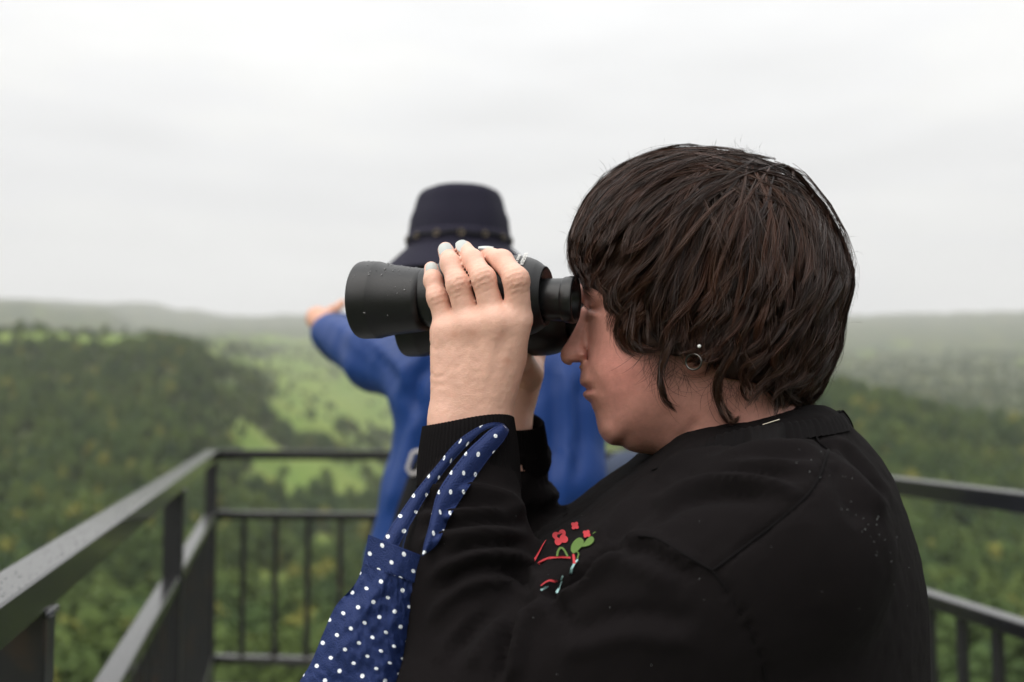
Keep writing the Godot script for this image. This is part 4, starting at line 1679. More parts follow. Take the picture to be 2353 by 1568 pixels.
func man() -> void:
	var base := P(1120, 945, 2.0)
	var t := thing("person", "person in a royal blue rain jacket and dark bucket hat pointing out over the valley", "person", Vector3(base.x, 0, base.z))
	var here := t.position
	var put := func(called: String, m: Mesh, mm: Material, parent: Node) -> MeshInstance3D:
		var o := add(called, m, mm, parent)
		if parent == t:
			o.position = -here
		return o
	# body: head, neck, hands
	var sk := Bones.new()
	sk.k0 = .02
	sk.cap(P(1056, 600, 1.97), P(1056, 680, 1.95), .080, .070)
	sk.cap(P(1056, 660, 1.97), P(1062, 780, 1.99), .056, .06)
	sk.cap(P(1062, 780, 1.99), P(1018, 858, 1.98), .05, .045)
	sk.cap(P(1018, 858, 1.98), P(868, 815, 2.16), .045, .038)
	sk.cap(P(868, 815, 2.16), P(756, 756, 2.36), .038, .027)
	sk.kf = .008
	var fg := sk
	fg.cap(P(756, 756, 2.36), P(730, 732, 2.47), .028, .030)
	for k in 4:
		var a := P(722 + 6 * k, 722 + 9 * k - 4, 2.50)
		var bb := P(710 + 7 * k, 722 + 9 * k, 2.545)
		fg.cap(P(732 + 4 * k, 724 + 7 * k, 2.47), a, .0105, .0095, k + 1)
		if k == 0:
			fg.cap(a, P(712, 716, 2.62), .0095, .007, 1)
		else:
			fg.cap(a, bb, .0095, .008, k + 1)
	fg.cap(P(748, 735, 2.44), P(764, 712, 2.46), .014, .013, 5)
	fg.cap(P(768, 714, 2.46), P(786, 697, 2.50), .0125, .0105, 5)
	var bm := nets(sk, Vector3(-.56, 1.25, -2.70), Vector3(.06, 1.88, -1.86), .0065)
	var skin := mat(Color(.56, .30, .205), .5, .4)
	put.call("body", bm.mesh(), skin, t)
	var hair := Bones.new()
	hair.k0 = .02
	hair.cap(P(1056, 585, 1.96), P(1056, 650, 1.935), .089, .078)
	put.call("hair", nets(hair, Vector3(-.24, 1.45, -2.1), Vector3(.04, 1.9, -1.8), .012).mesh(), mat(Color(.03, .02, .016), .7, .3), t)
	# jacket
	var j := Jacket.new()
	var b := Bones.new()
	j.bones = b
	b.k0 = .07
	b.kf = .05
	b.kg = .04
	b.cap(P(1010, 868, 1.98), P(1270, 862, 1.98), .076, .076)
	b.cap(P(1055, 815, 1.985), P(1200, 812, 1.985), .06, .06)
	b.cap(P(1030, 960, 1.98), P(1265, 960, 1.98), .105, .105)
	b.cap(P(1020, 1130, 1.98), P(1245, 1130, 1.98), .125, .115)
	b.cap(P(985, 1300, 1.98), P(1250, 1300, 1.98), .128, .125)
	b.cap(P(980, 1540, 1.98), P(1250, 1540, 1.98), .13, .13)
	b.cap(P(1062, 780, 1.99), P(1062, 700, 1.975), .062, .066)
	b.cap(P(1018, 872, 1.97), P(866, 824, 2.16), .084, .066, 1)
	b.cap(P(866, 824, 2.16), P(762, 766, 2.37), .066, .050, 1)
	b.cap(P(1290, 872, 1.99), P(1302, 1100, 1.93), .072, .062, 2)
	b.cap(P(1302, 1100, 1.93), P(1250, 1220, 2.10), .062, .052, 2)
	var jm := nets(j, Vector3(-.50, .62, -2.50), Vector3(.30, 1.72, -1.76), .0125)
	jm.normals()
	var rl := Relief.new(Vector2(680, 680), Vector2(1420, 1300), 6.0)
	for e: Array in [[[1000, 830, 960, 870, 950, 920, 965, 945], 12, -.014], [[985, 800, 935, 850, 920, 905], 13, .010], [[760, 745, 850, 790, 940, 860], 14, .008], [[770, 790, 860, 850, 940, 915], 14, -.006], [[800, 760, 880, 830, 930, 890], 9, -.008], [[960, 960, 930, 1060, 890, 1180], 14, .010], [[1000, 960, 960, 1080, 930, 1200], 12, -.010], [[1290, 820, 1310, 950, 1300, 1100, 1290, 1200], 14, .012], [[1330, 860, 1335, 980, 1320, 1120], 12, -.012], [[1265, 830, 1275, 960, 1265, 1120], 12, -.012], [[1240, 900, 1245, 1050, 1235, 1200], 12, .010]]:
		rl.line(smooth_line(V2(e[0]), 4), e[1], e[2])
	nz.frequency = 1.0
	for k in jm.v.size():
		var p := jm.v[k]
		var q := PV(p)
		var off := rl.at(q.x, q.y) * clampf(jm.n[k].z * 2, 0, 1) + .005 * nz.get_noise_3dv(p * Vector3(11, 5, 11)) + .0014 * nz.get_noise_3dv(p * 18.0)
		jm.v[k] = p + jm.n[k] * off
	jm.n = PackedVector3Array()
	var blue := mat(Color(.0045, .034, .165), .5, .4)
	var jk: MeshInstance3D = put.call("jacket", jm.mesh(), blue, t)
	var cf := MB.new()
	var ca := P(790, 780, 2.34)
	var cb := P(756, 761, 2.40)
	lathe(cf, PackedVector2Array([Vector2(-.012, .030), Vector2(-.010, .058), Vector2(.0, .061), Vector2(.030, .058), Vector2(.046, .055), Vector2(.049, .050), Vector2(.030, .036)]), ca, cb - ca, 40)
	add("cuff", cf.mesh(), mat(Color(.004, .020, .085), .6, .4), jk)
	# trousers, shoes
	var legs := Bones.new()
	legs.k0 = .05
	var hx := P(1120, 945, 1.98).x
	var hzz := -1.96
	for s in [-1, 1]:
		legs.cap(Vector3(hx + .06 * s, .82, hzz), Vector3(hx + .10 * s, .76, hzz), .12, .105)
		legs.cap(Vector3(hx + .10 * s, .76, hzz), Vector3(hx + .12 * s, .44, hzz - .01), .10, .07)
		legs.cap(Vector3(hx + .12 * s, .44, hzz - .01), Vector3(hx + .13 * s, .10, hzz + .01), .07, .058)
	put.call("trousers", nets(legs, Vector3(hx - .4, .03, hzz - .3), Vector3(hx + .4, 1.0, hzz + .3), .018).mesh(), mat(Color(.03, .03, .035), .85, .3), t)
	for s in [-1, 1]:
		var shoe := Bones.new()
		shoe.k0 = .03
		shoe.cap(Vector3(hx + .13 * s, .045, hzz + .04), Vector3(hx + .15 * s, .036, hzz - .16), .045, .036)
		put.call("shoe", nets(shoe, Vector3(hx + .13 * s - .08, 0, hzz - .24), Vector3(hx + .13 * s + .1, .12, hzz + .12), .011).mesh(), mat(Color(.025, .022, .02), .6, .4), t)
	# bucket hat: a thing that is worn
	var hat := thing("bucket_hat", "dark navy bucket hat with a corded band and eyelets worn by the pointing person", "hat", P(1055, 560, 1.97))
	var hm := mat(Color(.016, .015, .028), .85, .3)
	relief_on(hm, noise_img(31, .05, 256, 3), .05, .06)
	var tilt := (Vector3(0, 1, 0) + Vector3(.02, 0, .03)).normalized()
	var s0 := 1.97 / F
	var ring := func(a: Array, called: String, mm: Material, wob: float, lobes: int) -> void:
		var m := MB.new()
		var sides := 72
		for k in range(0, a.size(), 2):
			for q in sides:
				var g := TAU * q / sides
				var r: float = a[k + 1] * s0 * (1.0 + wob * (cos(lobes * g + .6) * .5 + .5 * sin(2 * g + 1.0)))
				var y: float = (560.0 - a[k]) * s0
				m.v.append(Vector3(cos(g) * r, 0, sin(g) * r * 1.08) + tilt * y + Vector3(0, wob * .02 * sin(3 * g + a[k] * .05), 0))
		for k in a.size() / 2 - 1:
			for q in sides:
				var x := k * sides + q
				var y2 := k * sides + (q + 1) % sides
				m.quad(x, x + sides, y2 + sides, y2)
		add(called, m.mesh(), mm, hat)
	ring.call([440, 1, 438, 50, 438, 76, 440, 83, 446, 89, 456, 94, 470, 98, 485, 101.5, 505, 109, 530, 112, 544, 114], "crown", hm, .045, 6)
	ring.call([541, 110, 541, 117, 545, 118.5, 570, 120, 574, 118, 574, 112], "band", mat(Color(.022, .020, .036), .8, .3), .012, 3)
	ring.call([568, 114, 573, 121, 588, 136, 605, 153, 622, 170, 634, 181, 637, 182, 636, 178, 620, 164, 600, 146, 585, 131, 574, 116], "brim", hm, .035, 3)
	var cord := MB.new()
	var cp := PackedVector3Array()
	var cr := PackedFloat32Array()
	for k in 61:
		var g := TAU * k / 60.0
		cp.append(Vector3(cos(g), 0, sin(g) * 1.08) * (121.5 * s0) + tilt * ((560.0 - 557.0) * s0) + Vector3(0, .002 * sin(g * 9), 0))
		cr.append(.0026)
	tube(cord, cp, cr, 6, false)
	add("cord", cord.mesh(), mat(Color(.012, .012, .014), .7, .3), hat)
	for k in 14:
		var g := TAU * (k + .3) / 14.0
		var o := Vector3(cos(g), 0, sin(g) * 1.08).normalized()
		var em := MB.new()
		lathe(em, PackedVector2Array([Vector2(-.004, .0035), Vector2(.002, .007), Vector2(.0035, .006), Vector2(.002, .0038)]), Vector3(cos(g), 0, sin(g) * 1.08) * (120.5 * s0) + tilt * ((560.0 - 557.0) * s0), o, 14)
		add("eyelet", em.mesh(), mat(Color(.16, .13, .10), .35, .5, .8), hat)
	# strap of a bag across the back, with its buckle
	var sl := thing("sling_strap", "black webbing bag strap with a grey plastic buckle on the blue jacket", "strap", P(930, 1100, 1.83))
	var sm := MB.new()
	ribbon(sm, V2([962, 1040, 945, 1075, 925, 1130, 905, 1190, 880, 1290]), V2([985, 1040, 975, 1085, 958, 1140, 940, 1200, 918, 1300]), func(tt: float, s: float) -> float: return 1.842 - .02 * tt - .004 * sin(s * PI), .003, 20)
	var so := add("webbing", sm.mesh(), mat(Color(.012, .012, .013), .8, .3), sl)
	so.position = -sl.position
	var bk := MB.new()
	var fr := [Vector2(936, 1078), Vector2(948, 1040), Vector2(968, 1036), Vector2(976, 1046), Vector2(964, 1084), Vector2(946, 1092), Vector2(936, 1078)]
	for k in 6:
		tube(bk, PackedVector3Array([P(fr[k].x, fr[k].y, 1.83), P(fr[k + 1].x, fr[k + 1].y, 1.83)]), PackedFloat32Array([.0035, .0035]), 8)
	var bo := add("buckle", bk.mesh(), mat(Color(.42, .40, .40), .3, .5), sl)
	bo.position = -sl.position

func companion() -> void:
	var c := P(1548, 1040, 3.1)
	var t := thing("person", "person in a dark slate blue jacket at the far railing, almost hidden behind the woman", "person", Vector3(c.x, 0, c.z))
	var y := c.y
	var sk := Bones.new()
	sk.k0 = .02
	sk.cap(Vector3(0, y + .20, 0), Vector3(0, y + .15, .005), .078, .068)
	sk.cap(Vector3(0, y + .12, 0), Vector3(0, y - .02, 0), .05, .055)
	add("body", nets(sk, Vector3(-.12, y - .1, -.12), Vector3(.12, y + .32, .12), .012).mesh(), mat(Color(.5, .28, .19), .5, .4), t)
	var hr := Bones.new()
	hr.cap(Vector3(0, y + .21, .01), Vector3(0, y + .17, .025), .085, .078)
	add("hair", nets(hr, Vector3(-.12, y + .05, -.1), Vector3(.12, y + .32, .14), .012).mesh(), mat(Color(.03, .02, .016), .7, .3), t)
	var b := Bones.new()
	b.k0 = .08
	b.cap(Vector3(-.13, y - .07, 0), Vector3(.13, y - .07, 0), .065, .065)
	b.cap(Vector3(-.09, y - .25, 0), Vector3(.09, y - .25, 0), .11, .11)
	b.cap(Vector3(-.08, y - .50, 0), Vector3(.08, y - .50, 0), .12, .12)
	for s in [-1, 1]:
		b.cap(Vector3(.165 * s, y - .08, 0), Vector3(.22 * s, y - .32, -.05), .06, .052)
		b.cap(Vector3(.22 * s, y - .32, -.05), Vector3(.14 * s, y - .30, -.28), .052, .042)
	add("jacket", nets(b, Vector3(-.34, y - .68, -.36), Vector3(.34, y + .04, .18), .016).mesh(), mat(Color(.030, .042, .075), .7, .4), t)
	var l := Bones.new()
	l.k0 = .05
	for s in [-1, 1]:
		l.cap(Vector3(.07 * s, y - .55, 0), Vector3(.09 * s, .42, 0), .11, .07)
		l.cap(Vector3(.09 * s, .42, 0), Vector3(.10 * s, .07, .01), .07, .055)
		l.cap(Vector3(.10 * s, .045, .03), Vector3(.11 * s, .04, -.15), .045, .038)
	add("trousers", nets(l, Vector3(-.25, 0, -.25), Vector3(.25, y - .4, .2), .018).mesh(), mat(Color(.025, .028, .035), .85, .3), t)

# ---------------------------------------------------------------- platform
const RAIL_H := 1.22
const LDIR := Vector3(-.240, 0, -1)
const RDIR := Vector3(-.165, 0, -1)
var steel: StandardMaterial3D
var steel2: StandardMaterial3D

func rail_run(label: String, a: Vector3, b: Vector3, posts: Array, step: float, first: float) -> Node3D:
	# a and b: floor points under the middle of the run
	var t := thing("railing", label, "railing", a)
	var d := (b - a).normalized()
	var ln := a.distance_to(b)
	var bar := func(called: String, p: Vector3, q: Vector3, w: float, h: float, m: Material, up := Vector3.UP) -> void:
		var mb := MB.new()
		beam(mb, p, q, w, h, up, .003)
		add(called, mb.mesh(), m, t)
	bar.call("top_rail", Vector3(0, RAIL_H - .025, 0), d * ln + Vector3(0, RAIL_H - .025, 0), .060, .050, steel)
	bar.call("middle_rail", Vector3(0, .885, 0), d * (ln - .031) + Vector3(0, .885, 0), .050, .040, steel)
	bar.call("bottom_rail", Vector3(0, .155, 0), d * (ln - .031) + Vector3(0, .155, 0), .050, .040, steel)
	for s: float in posts:
		bar.call("post", d * s, d * s + Vector3(0, RAIL_H - .0505, 0), .060, .060, steel2, d)
		var wd := Bones.new()
		wd.k0 = .004
	var s := first
	while s < ln - .05:
		var hit := false
		for p: float in posts:
			if absf(p - s) < .05:
				hit = true
		if not hit:
			bar.call("baluster", d * s + Vector3(0, .1755, 0), d * s + Vector3(0, .8645, 0), .025, .025, steel2, d)
		s += step
	return t

func platform() -> void:
	steel = mat(Color(.0095, .0095, .0105), .26, .5)
	relief_on(steel, noise_img(41, .03, 512, 4), .10, .010)
	steel.uv1_world_triplanar = true
	steel.clearcoat_enabled = true
	steel.clearcoat = .42
	steel.clearcoat_roughness = .09
	steel2 = mat(Color.WHITE, .42, .5)
	var rust := noise_img(44, .008, 512, 5)
	steel2.albedo_texture = img_tex(512, func(x: int, y: int) -> Color:
		var n := rust.get_pixel(x, y).r
		return Color(.105, .105, .115).lerp(Color(.19, .145, .115), smoothstep(.66, .84, n)))
	steel2.uv1_triplanar = true
	steel2.uv1_world_triplanar = true
	steel2.uv1_scale = Vector3.ONE * 1.6
	var h := CAM.y - RAIL_H
	var a0 := Vector3(-1.541 * h, 0, 0) - LDIR * .9      # the left run starts behind the camera
	var zc := 5.2
	var a1 := Vector3(-1.541 * h, 0, 0) + LDIR * zc
	var l := rail_run("dark wet steel railing with droplets on top, running back beside the camera", a0, a1, [], .165, .12)
	var r0 := Vector3(1.79, 0, 0) - RDIR * .9 - Vector3(.12, 0, 0)
	var r1 := Vector3(1.67, 0, 0) + RDIR * 4.95
	# posts measured along the left run
	var dl := LDIR.length()
	for z: float in [-.62, 1.28, 3.2, 5.17]:
		var mb := MB.new()
		var p := LDIR * (z + .9)
		beam(mb, p, p + Vector3(0, RAIL_H - .0505, 0), .060, .060, LDIR.normalized(), .003)
		add("post", mb.mesh(), steel2, l)
		var wm := MB.new()
		var wp := PackedVector3Array()
		var wr := PackedFloat32Array()
		for k in 7:
			wp.append(p + Vector3(.031, RAIL_H - .054, 0) + LDIR.normalized() * (.028 - .009 * k) + Vector3(rng.randf() * .002, rng.randf() * .003, 0))
			wr.append(.004 + .002 * rng.randf())
		tube(wm, wp, wr, 6)
		add("weld", wm.mesh(), steel, l)
	# rain beads on the near stretch of the left rail
	var dm := MB.new()
	var side := LDIR.normalized().cross(Vector3.UP)
	for k in 260:
		var z := 1.0 + 1.7 * pow(rng.randf(), 1.6)
		var p := LDIR * (z + .9) + Vector3(0, RAIL_H, 0) + side * rng.randf_range(-.026, .026)
		drops(dm, p, Vector3.UP, rng.randf_range(.0005, .0016))
	var dr := add("raindrops", dm.mesh(), mat(Color(.02, .02, .021), .05, .6), l)
	dr.set_meta("kind", "stuff")
	var fr := (r1 - a1).length()
	rail_run("dark steel railing across the far end of the platform behind the pointing person", a1 + (r1 - a1).normalized() * .032, r1 - (r1 - a1).normalized() * .032, [], .170, .145)
	var rr := rail_run("dark wet steel railing beyond the woman's back", r0, r1, [], .150, .09)
	for z: float in [-.62, 1.1, 4.93]:
		var mb := MB.new()
		var p := RDIR * (z + .9)
		beam(mb, p, p + Vector3(0, RAIL_H - .0505, 0), .060, .060, RDIR.normalized(), .003)
		add("post", mb.mesh(), steel2, rr)
	# deck
	var dk := MB.new()
	var cs := [a0 + Vector3(-.1, 0, 1.6), r0 + Vector3(.1, 0, 1.6), r1 + Vector3(.1, 0, -.1), a1 + Vector3(-.1, 0, -.1)]
	for y in [-.0, -.12]:
		for c: Vector3 in cs:
			dk.v.append(c + Vector3(0, y, 0))
	dk.quad(0, 3, 2, 1)
	dk.quad(4, 5, 6, 7)
	for k in 4:
		var n := (k + 1) % 4
		dk.quad(k, n, n + 4, k + 4)
	var flat := dk.mesh()
	var stt := SurfaceTool.new()
	stt.create_from(flat, 0)
	stt.deindex()
	stt.generate_normals()
	var deck := add("deck", stt.commit(), mat(Color(.26, .26, .25), .5, .5))
	deck.set_meta("kind", "structure")

# ---------------------------------------------------------------- valley and hills
# columns: view position across, then pairs of (distance, view height)
const LAND := [
	[-600, [12, 2300, 60, 1850, 150, 1500, 300, 1200, 500, 960, 720, 815, 780, 806, 1100, 792, 1500, 800, 2600, 778, 3600, 726, 4600, 730, 6200, 708, 7000, 740]],
	[0, [12, 2300, 60, 1850, 150, 1500, 300, 1200, 500, 960, 720, 810, 780, 802, 1100, 788, 1500, 800, 2600, 778, 3600, 723, 4600, 730, 6200, 712, 7000, 740]],
	[230, [12, 2300, 60, 1850, 150, 1500, 300, 1200, 500, 960, 720, 808, 780, 800, 1100, 786, 1500, 798, 2600, 778, 3600, 733, 4600, 728, 6200, 713, 7000, 745]],
	[320, [12, 2300, 60, 1850, 150, 1500, 300, 1200, 500, 955, 720, 804, 780, 800, 1100, 788, 1500, 798, 2600, 782, 3600, 772, 4600, 745, 6200, 708, 7000, 745]],
	[430, [12, 2300, 60, 1850, 150, 1500, 300, 1215, 500, 972, 720, 818, 780, 815, 1100, 806, 1700, 800, 2600, 786, 3600, 772, 4600, 755, 6200, 719, 7000, 745]],
	[520, [12, 2300, 60, 1850, 150, 1515, 300, 1245, 520, 1022, 760, 868, 850, 858, 1200, 832, 1800, 806, 2700, 784, 3600, 768, 4800, 750, 6200, 732, 7000, 750]],
	[700, [12, 2300, 60, 1900, 150, 1550, 300, 1295, 520, 1105, 760, 975, 950, 948, 1400, 885, 2000, 830, 2900, 786, 3800, 768, 4800, 748, 6200, 725, 7000, 750]],
	[950, [12, 2300, 60, 1900, 150, 1580, 300, 1340, 520, 1180, 760, 1080, 1000, 1030, 1500, 930, 2100, 850, 3000, 790, 3800, 765, 4800, 746, 6200, 730, 7000, 750]],
	[1400, [12, 2300, 60, 1900, 150, 1560, 300, 1310, 520, 1120, 760, 1000, 1000, 960, 1500, 900, 2100, 850, 3000, 795, 3800, 768, 4800, 748, 6200, 733, 7000, 750]],
	[1850, [12, 2300, 60, 1850, 150, 1460, 300, 1130, 480, 925, 560, 895, 800, 920, 1400, 905, 2100, 850, 3000, 800, 4000, 762, 5000, 745, 6200, 735, 7000, 750]],
	[2000, [12, 2300, 60, 1850, 150, 1470, 300, 1150, 480, 955, 560, 928, 800, 950, 1300, 925, 2000, 858, 3000, 805, 4000, 765, 5000, 746, 6200, 735, 7000, 750]],
	[2200, [12, 2300, 60, 1850, 150, 1480, 300, 1190, 480, 1010, 560, 985, 800, 990, 1200, 950, 1900, 868, 2900, 810, 4000, 768, 5000, 748, 6200, 737, 7000, 755]],
	[2360, [12, 2300, 60, 1850, 150, 1500, 300, 1220, 480, 1040, 560, 1014, 800, 1000, 1200, 955, 1900, 872, 2900, 812, 4000, 770, 5000, 748, 6200, 739, 7000, 755]],
	[3000, [12, 2300, 60, 1850, 150, 1500, 300, 1230, 480, 1060, 560, 1040, 800, 1010, 1200, 955, 1900, 872, 2900, 812, 4000, 770, 5000, 748, 6200, 735, 7000, 755]]]

var land_cols := []
func land_v(u: float, r: float) -> float:
	var k := 0
	while k < land_cols.size() - 2 and u > land_cols[k + 1][0]:
		k += 1
	var a: float = land_cols[k][0]
	var b: float = land_cols[k + 1][0]
	var f := smoothstep(0, 1, clampf((u - a) / (b - a), 0, 1))
	var lr := log(r)
	return lerpf(table(lr, land_cols[k][1]), table(lr, land_cols[k + 1][1]), f)

func land_point(ang: float, r: float) -> Vector3:
	# ang: to the right of straight ahead
	var u := CU + F * tan(clampf(ang, -.75, .75))
	var v := land_v(u, r)
	var slope := (945.0 - v) / F
	var y := CAM.y + r * slope * .998
	y += nz.get_noise_2d(r * sin(ang), r * cos(ang)) * minf(r * .012, 16.0) * smoothstep(25, 120, r)
	return Vector3(r * sin(ang), y, -r * cos(ang))

const CLEARINGS := [[730, 1105, 190, 50], [330, 1425, 110, 42], [620, 1330, 60, 40], [230, 1150, 70, 22], [760, 930, 120, 60], [2200, 1240, 70, 24]]

func meadow(p: Vector3, r: float, u: float) -> float:
	# 1 on open grass, 0 under trees
	var n := .5 + .5 * nz.get_noise_2d(p.x * 1.7 + 900, p.z * 1.7) + .25 * nz.get_noise_2d(p.x * 5.0, p.z * 5.0 + 300)
	var open := .28
	if u < 450 and r < 730:
		open = .18 if r > 330 else .34
	if u < 345 and r > 735 and r < 1250:
		open = .92
	if u > 440 and u < 1500:
		open = .52 if r > 760 else (.45 if r > 380 else .52)
		if u < 520 + (r - 300) * .1 and r < 760:
			open = .25
	if u > 1800:
		open = .24
	if p.y > 230.0:      # wooded tops
		open = .16
	if u > 430 and u < 860 and r < 1000 and r > 380:
		open = .38
	if r < 130:
		open = .22
	var v := land_v(u, r)
	for b: Array in CLEARINGS:
		open += .55 * exp(-pow((u - b[0]) / b[2], 2) - pow((v - b[1]) / b[3], 2))
	return smoothstep(-.10, .10, open - n + .02)

func tree_mesh(sd: int, tall: float, tris: int) -> ArrayMesh:
	# an uneven crown of leaf clumps about a short trunk, one metre of crown radius
	var r2 := RandomNumberGenerator.new()
	r2.seed = sd
	var m := MB.new()
	var centres := []
	for k in 9:
		var a := r2.randf() * TAU
		var y := r2.randf()
		centres.append([Vector3(cos(a) * (1 - y * .7) * .55, .55 + y * tall, sin(a) * (1 - y * .7) * .55), r2.randf_range(.32, .52)])
	for k in tris:
		var c: Array = centres[k % 9]
		var d := Vector3(r2.randfn(), r2.randfn(), r2.randfn()).normalized()
		var p: Vector3 = c[0] + d * c[1] * r2.randf_range(.75, 1.1)
		var t1 := Vector3(r2.randfn(), r2.randfn(), r2.randfn()).cross(d).normalized()
		var t2 := d.cross(t1)
		var s := r2.randf_range(.06, .13)
		var b := m.v.size()
		m.v.append(p + t1 * s)
		m.v.append(p - t1 * s * .6 + t2 * s)
		m.v.append(p - t1 * s * .5 - t2 * s * .8 + d * s * .4)
		for q in 3:
			m.n.append((d + Vector3(0, .3, 0)).normalized())
			m.c.append(Color.WHITE)
		if (m.v[b + 2] - m.v[b]).cross(m.v[b + 1] - m.v[b]).dot(d) > 0:
			m.tri(b, b + 1, b + 2)
		else:
			m.tri(b, b + 2, b + 1)
	for k in 6:
		var a := TAU * k / 6
		var a2 := TAU * (k + 1) / 6
		var b := m.v.size()
		for p: Vector3 in [Vector3(cos(a), 0, sin(a)) * .09, Vector3(cos(a2), 0, sin(a2)) * .09, Vector3(cos(a2) * .04, tall, sin(a2) * .04), Vector3(cos(a) * .04, tall, sin(a) * .04)]:
			m.v.append(p)
			m.n.append(Vector3(p.x, 0, p.z).normalized())
			m.c.append(Color(.45, .32, .25))
		m.quad(b, b + 1, b + 2, b + 3)
	return m.mesh()

func land() -> void:
	for c: Array in LAND:
		var t := V2(c[1])
		for k in t.size():
			t[k].x = log(t[k].x)
		land_cols.append([float(c[0]), t])
	nz.frequency = .006
	var m := MB.new()
	var NA := 420
	var NR := 170
	for j in NR:
		var r := 12.0 * pow(7000.0 / 12.0, float(j) / (NR - 1))
		for i in NA:
			var f := float(i) / NA
			# finer columns ahead, coarser behind
			var ang := (f - .5) * 2.0
			ang = sign(ang) * (absf(ang) * .95 + pow(absf(ang), 5) * (PI - .95))
			var p := land_point(ang, r)
			m.v.append(p)
			var u := CU + F * tan(clampf(ang, -.75, .75))
			var g := meadow(p, r, u)
			var n2 := nz.get_noise_2d(p.x * 2.3 + 50, p.z * 2.3)
			var wood := Color(.046, .062, .030).lerp(Color(.085, .095, .040), clampf(.5 + n2 * 1.2, 0, 1))
			var grass := Color(.110, .172, .036).lerp(Color(.170, .212, .052), clampf(.5 + n2, 0, 1))
			m.c.append(wood.lerp(grass, g))
	for j in NR - 1:
		for i in NA:
			var i2 := (i + 1) % NA
			m.quad(j * NA + i, j * NA + i2, (j + 1) * NA + i2, (j + 1) * NA + i)
	m.normals()
	var down := 0
	for k in range(0, m.n.size(), 97):
		if m.n[k].y < 0:
			down += 1
	if down > m.n.size() / 200:
		for k in range(0, m.i.size(), 3):
			var x := m.i[k + 1]
			m.i[k + 1] = m.i[k + 2]
			m.i[k + 2] = x
		m.n = PackedVector3Array()
	var g := add("hills", m.mesh(), vmat(.95, .2))
	g.set_meta("kind", "structure")
	# rock under the platform
	# woods
	for kind in 3:
		var mm := MultiMesh.new()
		mm.transform_format = MultiMesh.TRANSFORM_3D
		mm.use_colors = true
		mm.mesh = tree_mesh(70 + kind, [1.5, 2.1, 1.2][kind], 620)
		var tf: Array[Transform3D] = []
		var cl := PackedColorArray()
		var count: int = [11000, 7000, 11000][kind]
		var tries := 0
		while tf.size() < count and tries < count * 4:
			tries += 1
			var r := 85.0 * pow(2600.0 / 85.0, pow(rng.randf(), .70))
			var ang := rng.randf_range(-.66, .66)
			var p := land_point(ang, r)
			var u := CU + F * tan(ang)
			var g2 := meadow(p, r, u)
			if rng.randf() < g2 * .96:
				continue
			var s: float = rng.randf_range(2.6, 5.0) * [1.0, .75, .85][kind]
			tf.append(Transform3D(Basis(Vector3.UP, rng.randf() * TAU).scaled(Vector3(s, s * rng.randf_range(.85, 1.25), s)), p - Vector3(0, .3, 0)))
			var n2 := clampf(.5 + 1.2 * nz.get_noise_2d(p.x * 3.0, p.z * 3.0 + 77), 0, 1)
			var leaf: Array = [[Color(.038, .066, .024), Color(.092, .126, .034)], [Color(.026, .050, .023), Color(.056, .084, .031)], [Color(.042, .070, .024), Color(.100, .132, .034)]][kind]
			var c: Color = leaf[0].lerp(leaf[1], n2 * .7 + .3 * rng.randf())
			if rng.randf() < .06:
				c = Color(.17, .17, .04)
			cl.append(c)
		mm.instance_count = tf.size()
		for k in tf.size():
			mm.set_instance_transform(k, tf[k])
			mm.set_instance_color(k, cl[k])
		var o := MultiMeshInstance3D.new()
		o.name = numbered("forest")
		o.multimesh = mm
		var fm := vmat(.9, .2)
		fm.backlight_enabled = true
		fm.backlight = Color(.25, .3, .12)
		o.material_override = fm
		add_child(o)
		tag(o, ["rounded broadleaf woods covering the valley slopes", "taller dark green trees standing through the woods", "low bushy woods and scrub on the valley slopes"][kind], "forest", "", "stuff")

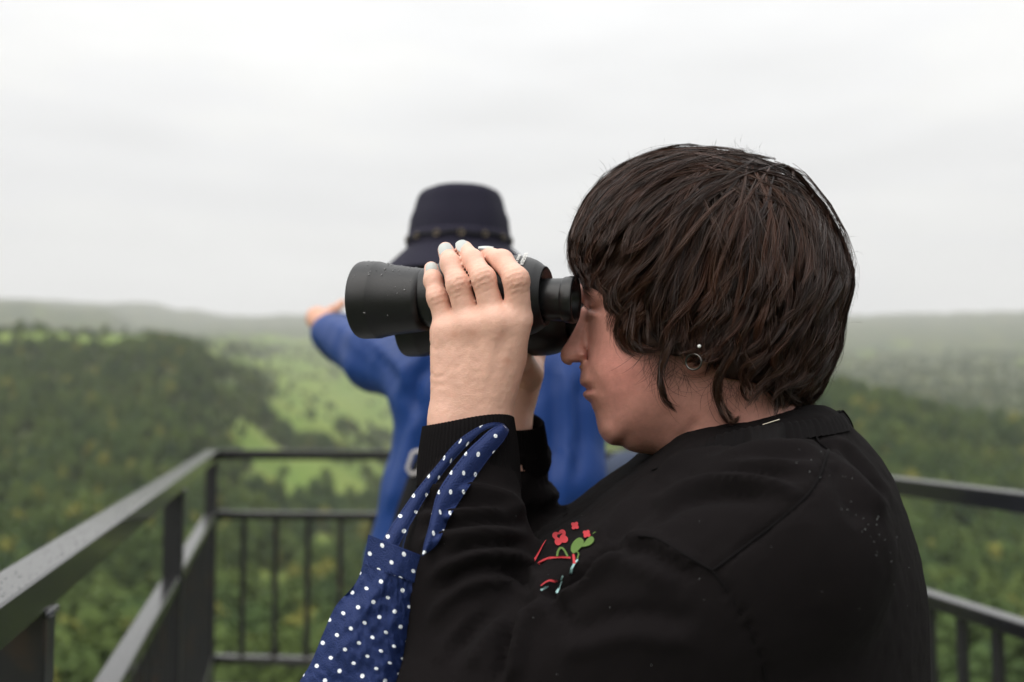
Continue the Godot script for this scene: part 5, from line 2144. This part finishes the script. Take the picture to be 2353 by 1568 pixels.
# ---------------------------------------------------------------- light and camera
func sky_image() -> Image:
	var w := 1024
	var h := 512
	var im := Image.create(w, h, false, Image.FORMAT_RGBF)
	var n := FastNoiseLite.new()
	n.seed = 17
	n.frequency = 1.0
	n.fractal_octaves = 4
	for y in h:
		var el := (.5 - (y + .5) / h) * PI
		for x in w:
			var az := ((x + .5) / w - .5) * TAU
			var s := maxf(sin(el), 0.0)
			var l := 1.0 + 2.0 * s * s
			# layered cloud: long soft bands
			var d := Vector3(sin(az) * cos(el), sin(el) * 3.2, -cos(az) * cos(el))
			var c := n.get_noise_3dv(d * 1.6 + Vector3(3.1, 0, 0)) * .9 + .5 * n.get_noise_3dv(d * Vector3(3.2, 6.0, 3.2))
			l *= 1.0 + .13 * c
			var fx := -d.z * cos(PITCH) + sin(el) * sin(PITCH)
			if fx > .2:
				var u := CU + F * d.x / fx
				var v := CV - F * (sin(el) * cos(PITCH) + d.z * sin(PITCH)) / fx
				l = maxf(l, .2)
				l *= 1.0 - .46 * exp(-pow((u + 100) / 620, 2) - pow((v - 640) / 130, 2)) - .36 * exp(-pow((u + 50) / 900, 2) - pow((v - 150) / 230, 2))
				l *= 1.0 - .40 * exp(-pow((u - 2350) / 420, 2) - pow((v - 560) / 150, 2)) + .20 * exp(-pow((u - 950) / 700, 2) - pow((v - 420) / 160, 2))
			var col := Color(1.0, 1.003, .995) if c > 0 else Color(.995, 1.0, 1.005)
			if el < 0:
				l = .35
				col = Color(.80, .95, .62)
			im.set_pixel(x, y, Color(l * col.r, l * col.g, l * col.b))
	return im

func _ready() -> void:
	rng.seed = 11
	nz.seed = 5
	var cam := Camera3D.new()
	cam.name = "camera"
	cam.position = CAM
	cam.rotation.x = PITCH
	var at := CameraAttributesPhysical.new()
	at.frustum_focal_length = 35.02
	at.frustum_focus_distance = .775
	at.exposure_aperture = 4.0
	at.frustum_near = .05
	at.frustum_far = 12000.0
	cam.attributes = at
	cam.fov = rad_to_deg(2 * atan(CV / F))
	cam.near = .05
	cam.far = 12000.0
	cam.current = true
	add_child(cam)
	var env := Environment.new()
	env.background_mode = Environment.BG_SKY
	var sm := PanoramaSkyMaterial.new()
	sm.panorama = ImageTexture.create_from_image(sky_image())
	env.sky = Sky.new()
	env.sky.sky_material = sm
	env.background_energy_multiplier = .565
	env.tonemap_mode = Environment.TONE_MAPPER_LINEAR
	env.tonemap_exposure = 1.5
	env.fog_enabled = true
	env.fog_density = .00014
	env.fog_light_color = Color(.995, 1.0, 1.0)
	env.sdfgi_enabled = true
	env.ssao_enabled = true
	env.ssil_enabled = true
	var we := WorldEnvironment.new()
	we.environment = env
	add_child(we)
	var sun := DirectionalLight3D.new()
	sun.name = "sun"
	sun.light_energy = .5
	sun.light_angular_distance = 70.0
	sun.light_color = Color(1, .975, .94)
	sun.shadow_enabled = true
	add_child(sun)
	sun.look_at_from_position(Vector3(-.55, .66, .55), Vector3.ZERO)
	print("sky ", Time.get_ticks_msec())
	land()
	print("land ", Time.get_ticks_msec())
	platform()
	man()
	companion()
	print("others ", Time.get_ticks_msec())
	woman()
	print("woman ", Time.get_ticks_msec())
	binoculars()
	tote()
	print("done ", Time.get_ticks_msec())
